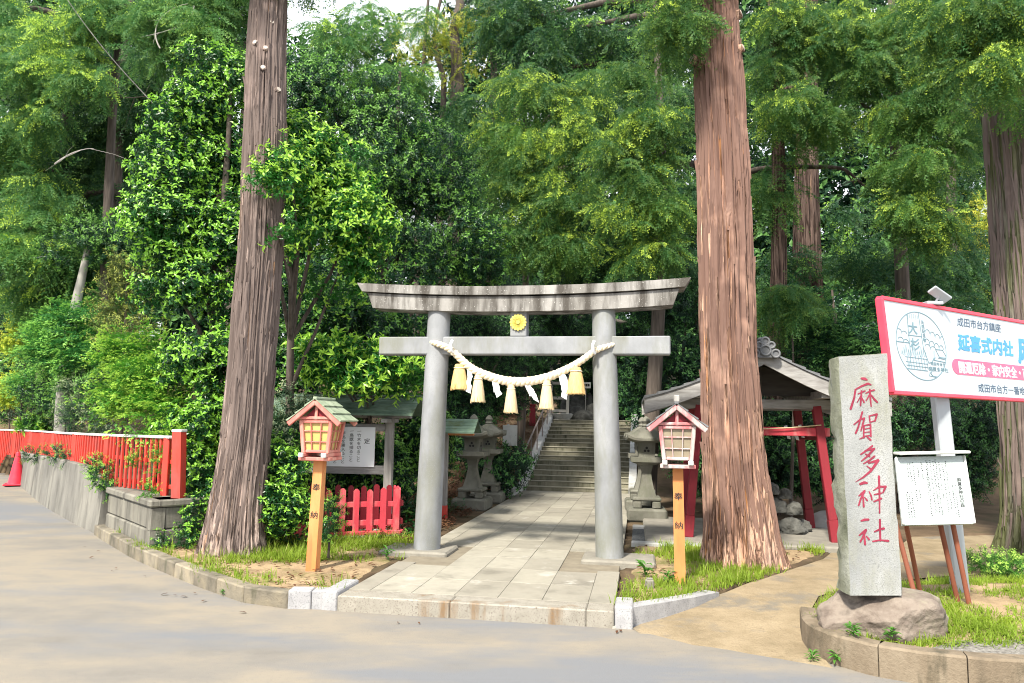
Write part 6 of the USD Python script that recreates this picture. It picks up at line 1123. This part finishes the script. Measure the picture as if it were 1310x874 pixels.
P_('cedar_sapling', 'low bright-tipped cedar spray over the pavilion ridge', 'tree', 'needle', 'conifer', [(1010, 375, 11.9, 30, 20, .3), (1025, 400, 11.8, 26, 22, .3), (1000, 405, 12, 22, 24, .3)], trunk_r=.03, size=.75, dens=1.5, fresh=.4)
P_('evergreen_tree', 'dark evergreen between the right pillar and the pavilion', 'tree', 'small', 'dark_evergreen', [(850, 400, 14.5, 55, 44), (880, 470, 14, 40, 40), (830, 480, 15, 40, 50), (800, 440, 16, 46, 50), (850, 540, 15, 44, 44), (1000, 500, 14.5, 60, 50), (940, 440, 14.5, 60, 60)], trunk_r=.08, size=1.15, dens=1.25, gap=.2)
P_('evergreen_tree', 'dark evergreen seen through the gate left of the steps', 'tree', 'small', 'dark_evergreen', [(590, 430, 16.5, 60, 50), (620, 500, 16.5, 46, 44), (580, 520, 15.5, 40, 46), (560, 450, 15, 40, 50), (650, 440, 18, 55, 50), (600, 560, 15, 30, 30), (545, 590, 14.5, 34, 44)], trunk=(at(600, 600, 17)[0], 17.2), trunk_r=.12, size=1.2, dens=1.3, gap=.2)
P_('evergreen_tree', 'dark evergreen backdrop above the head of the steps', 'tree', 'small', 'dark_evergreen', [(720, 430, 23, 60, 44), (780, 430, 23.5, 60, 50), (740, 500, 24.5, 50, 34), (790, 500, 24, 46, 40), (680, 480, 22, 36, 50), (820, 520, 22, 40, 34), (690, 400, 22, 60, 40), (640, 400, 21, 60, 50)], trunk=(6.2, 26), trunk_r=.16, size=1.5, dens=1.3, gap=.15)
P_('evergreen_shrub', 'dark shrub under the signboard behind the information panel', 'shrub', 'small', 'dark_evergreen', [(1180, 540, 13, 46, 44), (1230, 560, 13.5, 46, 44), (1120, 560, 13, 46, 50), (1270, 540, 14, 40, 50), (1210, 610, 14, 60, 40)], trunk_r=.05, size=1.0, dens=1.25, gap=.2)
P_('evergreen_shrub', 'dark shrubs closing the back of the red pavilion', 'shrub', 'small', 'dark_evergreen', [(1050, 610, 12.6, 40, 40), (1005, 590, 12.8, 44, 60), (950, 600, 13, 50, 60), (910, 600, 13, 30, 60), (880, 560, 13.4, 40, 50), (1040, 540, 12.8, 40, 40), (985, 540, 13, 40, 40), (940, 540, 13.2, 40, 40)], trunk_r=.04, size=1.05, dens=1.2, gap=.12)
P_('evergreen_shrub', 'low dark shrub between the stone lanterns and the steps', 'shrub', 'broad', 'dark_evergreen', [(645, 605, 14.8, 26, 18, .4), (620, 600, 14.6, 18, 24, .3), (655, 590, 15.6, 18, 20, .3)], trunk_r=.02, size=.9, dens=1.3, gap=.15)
P_('yellow_tree', 'sunlit yellowish tree glimpsed between the far trunks at right', 'tree', 'fine', 'yellow_leaf', [(1255, 330, 27, 30, 24, .8), (1240, 300, 27, 26, 20, .8), (1262, 270, 27, 20, 24, .8), (1250, 360, 27, 30, 16, .8)], trunk_r=.1, size=1.5, dens=1.0)
P_('evergreen_shrub', 'fresh green shrub at the foot of the mossy edge trunk', 'shrub', 'small', 'weed', [(1262, 718, 8.0, 16, 8, .15), (1285, 722, 7.8, 20, 9, .15), (1245, 722, 8.1, 10, 6, .12), (1305, 730, 7.6, 16, 8, .15)], trunk_r=.006, size=.45, dens=1.5, gap=.1, limbs=False)
# dead limbs
bl_ = lambda pts, Y, r0: (np.array([at(*p, Y) for p in pts]), r0)
for k, (pts, Y, r0, lab) in enumerate((([(955, 222), (1000, 214), (1060, 214), (1085, 220), (1115, 245)], 13.4, .06, 'long bare level branch right of the thick trunk'), ([(248, 8), (235, 30), (205, 42), (180, 48)], 14, .02, 'bleached twig high above the big camellia'), ([(205, 62), (200, 35), (215, 15), (240, 5)], 13.9, .016, 'thin bleached upright twig above the big camellia'), ([(70, 210), (95, 195), (120, 190)], 15, .018, 'short pale dead branch at the left among the cedars'), ([(120, 120), (160, 125), (190, 122)], 16, .02, 'brownish bare branch in the dark hollow at the upper left'))):
    b, r0 = bl_(pts, Y, r0); q = CubicSpline(np.arange(len(b)), b)(np.linspace(0, len(b)-1, 20)); t = Thing('bare_branch', lab, 'branch', b[0]); t.part('limb', tube(q, np.linspace(r0, r0*.3, 20), 7), M['bark_pale'] if k in (1, 2, 3) else M['bark_dark'], 60)
    rr = np.random.default_rng(k)
    for j in range(4): s = q[5+j*4]; d = rr.normal(size=3)*.25; t.part('twig', tube([s, s+d*.6+[0, 0, -.05], s+d*1.3+[0, 0, -.2]], [r0*.3, r0*.2, r0*.08], 5), M['bark_pale'] if k in (1, 2, 3) else M['bark_dark'])
# the wood behind everything
r = np.random.default_rng(77); far = []
for px in range(-60, 1400, 62):
    for py in range(-40, 620, 70):
        a, b = px+r.uniform(-22, 22), py+r.uniform(-22, 22)
        if 345 < a < 530 and b < 72: continue
        if 1225 < a < 1275 and 190 < b < 420: continue
        far.append((a, b, r.uniform(25, 31), 62, 56, 1.2))
fo = Thing('far_wood', kind='stuff', loc=(0, 0, 0)); _total += crown(fo.path+'/foliage', 'far', M['far'], far, dens=1.0, size=1.9, seed=31, back=.3, gap=.08)
back_ = [(b[0]+r.uniform(-30, 30), b[1]+r.uniform(-30, 30), r.uniform(36, 42), 62, 56, 1.5) for b in far if not (320 < b[0] < 560 and b[1] < 95)]
_total += crown(fo.path+'/foliage', 'far', M['far'], back_, dens=.9, size=2.9, seed=33, back=.3, gap=.04)
far2 = [(px+r.uniform(-15, 15), 640, 24, 60, 34, 1.0) for px in range(-100, 1500, 90)]
# ------------------------------------------------------------------ grass, weeds, litter
def tuft(seed, n=9, h=.12, w=.007, spread=.05):
    r = np.random.default_rng(seed); V, F, T = [], [], []
    for k in range(n):
        a = r.uniform(0, 2*math.pi); o = np.array([r.normal()*spread, r.normal()*spread, -.01]); hh = h*r.uniform(.5, 1.2); b = np.array([math.cos(a), math.sin(a), 0])*hh*r.uniform(.2, .8); s = np.array([-math.sin(a), math.cos(a), 0])*w*r.uniform(.6, 1.2); i = len(V)
        V += [o-s, o+s, o+b*.4+[0, 0, hh*.6]-s*.7, o+b*.4+[0, 0, hh*.6]+s*.7, o+b+[0, 0, hh]]; F += [(i, i+1, i+3), (i, i+3, i+2), (i+2, i+3, i+4)]; t = 1.0 if r.random() < .12 else 0.0; T += [0, 0, t*.5, t*.5, t]
    return np.array(V), np.array(F), np.array(T), None
def clover(seed, n=10):
    r = np.random.default_rng(seed); ms = []
    for k in range(n):
        a = r.uniform(0, 2*math.pi); o = np.array([r.normal()*.04, r.normal()*.04, r.uniform(.01, .05)]); ms.append(place(leaf(.035, .022, .2, .1), np.array([math.cos(a), math.sin(a), r.uniform(0, .6)]), np.array([0, 0, 1.0]), o))
    v, f = cat(ms); return v, f, np.zeros(len(v)), None
PR['grass'] = [tuft(1), tuft(2, 11, .09), tuft(3, 7, .18, .006), clover(4), clover(5), (_lv, _lf[1], np.zeros(len(_lv)), None)]
def lawn(name, label, poly, n, zf, seed, thr, sc=1.0, mm='grass', probs=(.3, .3, .1, .15, .15)):
    global _total
    r = np.random.default_rng(seed); a, b, c, d = poly.bounds; x = r.uniform(a, c, n*3); y = r.uniform(b, d, n*3); ok = contains_xy(poly, x, y); x, y = x[ok][:n], y[ok][:n]
    g = meshkit.fbm(np.stack([x*1.3, y*1.3, 0*x+seed], -1), 3, seed); ok = g > thr+r.uniform(-.12, .12, len(x)); x, y, g = x[ok], y[ok], g[ok]; z = zf(x, y)
    t = Thing(name, kind='stuff', loc=(0, 0, 0)); data(t.prim, label=label, category='grass'); nrm = np.stack([0*x, 0*x, 1+0*x], 1)+r.normal(size=(len(x), 3))*.12
    scatter(t.path+'/blades', PR['grass'], M[mm], np.stack([x, y, z], 1), frames(nrm, r), sc*r.uniform(.6, 1.3, len(x)), r.choice(len(probs), len(x), p=probs)); _total += len(x)
lawn('grass', 'thin yellowish grass on the verge around the left lamp post', VL.buffer(-.02), 4200, lambda x, y: H(x, y)+.012, 3, .53, .68)
lawn('grass', 'patchy grass around the right lamp post and the thick trunk', VR.buffer(-.02), 3600, lambda x, y: H(x, y)+.012, 4, .52, .62)
lawn('grass', 'bright green grass growing around the boulder and the information panel', PG.difference(sbox(0, 0, 3.6, 5.1)).intersection(sbox(0, 0, 9, 9.5)), 17000, plant_z, 5, .38, .55, 'grass', (.25, .27, .02, .23, .23))
lawn('leaf_litter', 'brown fallen leaves strewn on the dark slope left of the steps', Polygon([tuple(P(-5, 1)[:2]), tuple(P(-1.3, .6)[:2]), tuple(P(-1.3, 13)[:2]), tuple(P(-5, 13)[:2])]), 3800, lambda x, y: H(x, y)+.01, 6, .2, 1.4, 'leaf_litter', (0, 0, 0, .5, .5))
lawn('undergrowth', 'low dark green plants under the trees left of the gate', Polygon([(-3.4, 9.0), (-1.3, 8.9), (-1.0, 11), (-.6, 14), (-3.5, 14), (-3.6, 9.6)]), 1500, lambda x, y: H(x, y)+.01, 9, .40, 2.0, 'camellia', (0, 0, 0, .5, .5))
lawn('leaf_litter', 'scattered dry leaves along the foot of the kerb and on the verge', Polygon([(-5.4, 9.7), (-4.3, 8.45), (-2.95, 7.1), (-2.1, 6.4), (.9, 6.0), (1.2, 6.1), (1.1, 5.9), (-2.2, 6.25), (-3.1, 6.95), (-4.45, 8.3), (-5.6, 9.7)]), 80, lambda x, y: .016+0*x, 12, .1, .9, 'leaf_litter', (0, 0, 0, 0, 0, 1.0))
lawn('leaf_litter', 'dry leaves and twigs on the bare earth of the verges', VL.buffer(-.1).union(VR.buffer(-.1)), 700, lambda x, y: H(x, y)+.03, 13, .2, .9, 'leaf_litter', (0, 0, 0, 0, 0, 1.0))
wz = lambda px, py, z=.12: G(px, py, z)
for k, (px, py, z, s, lab) in enumerate(((1128, 857, .02, 1.0, 'leafy rosette weed at the foot of the planter wall'), (1185, 862, .02, 1.0, 'straggly weed trailing down the planter wall'), (1070, 848, .02, .7, 'small weed at the left corner of the planter wall'), (260, 748, .02, .55, 'small green weed growing below the mossy kerb'), (285, 760, .02, .35, 'tiny weed on the road edge below the kerb'), (855, 745, .12, .9, 'light green weed at the foot of the right lamp post'), (825, 738, .12, 1.1, 'feathery weed left of the right lamp post'), (520, 690, .12, .9, 'green weed beside the footing of the left pillar'), (495, 715, .12, .8, 'broad weed on the bare earth left of the path'), (1092, 815, .2, .7, 'leafy weed in front of the boulder'), (1040, 845, .01, .55, 'dry weed where the driveway meets the planter wall'), (1140, 818, .2, .6, 'pale weed under the right half of the boulder'))):
    c = wz(px, py, z); r = np.random.default_rng(200+k); ms = []
    for j in range(22):
        a = j*2.4; el = r.uniform(.1, 1.2); d = np.array([math.cos(a), math.sin(a), el]); o = c+np.array([0, 0, .10*s*r.random()])+r.normal(size=3)*.012*s; ms.append(place(leaf6(.10*s*r.uniform(.7, 1.2), .028*s, .3), d, np.array([0, 0, 1.0]), o))
    t = Thing('weed', lab, 'plant', c, 'weeds on the ground'); t.part('leaves', cat(ms), M['weed'], kind='stuff')
print('instances', _total)
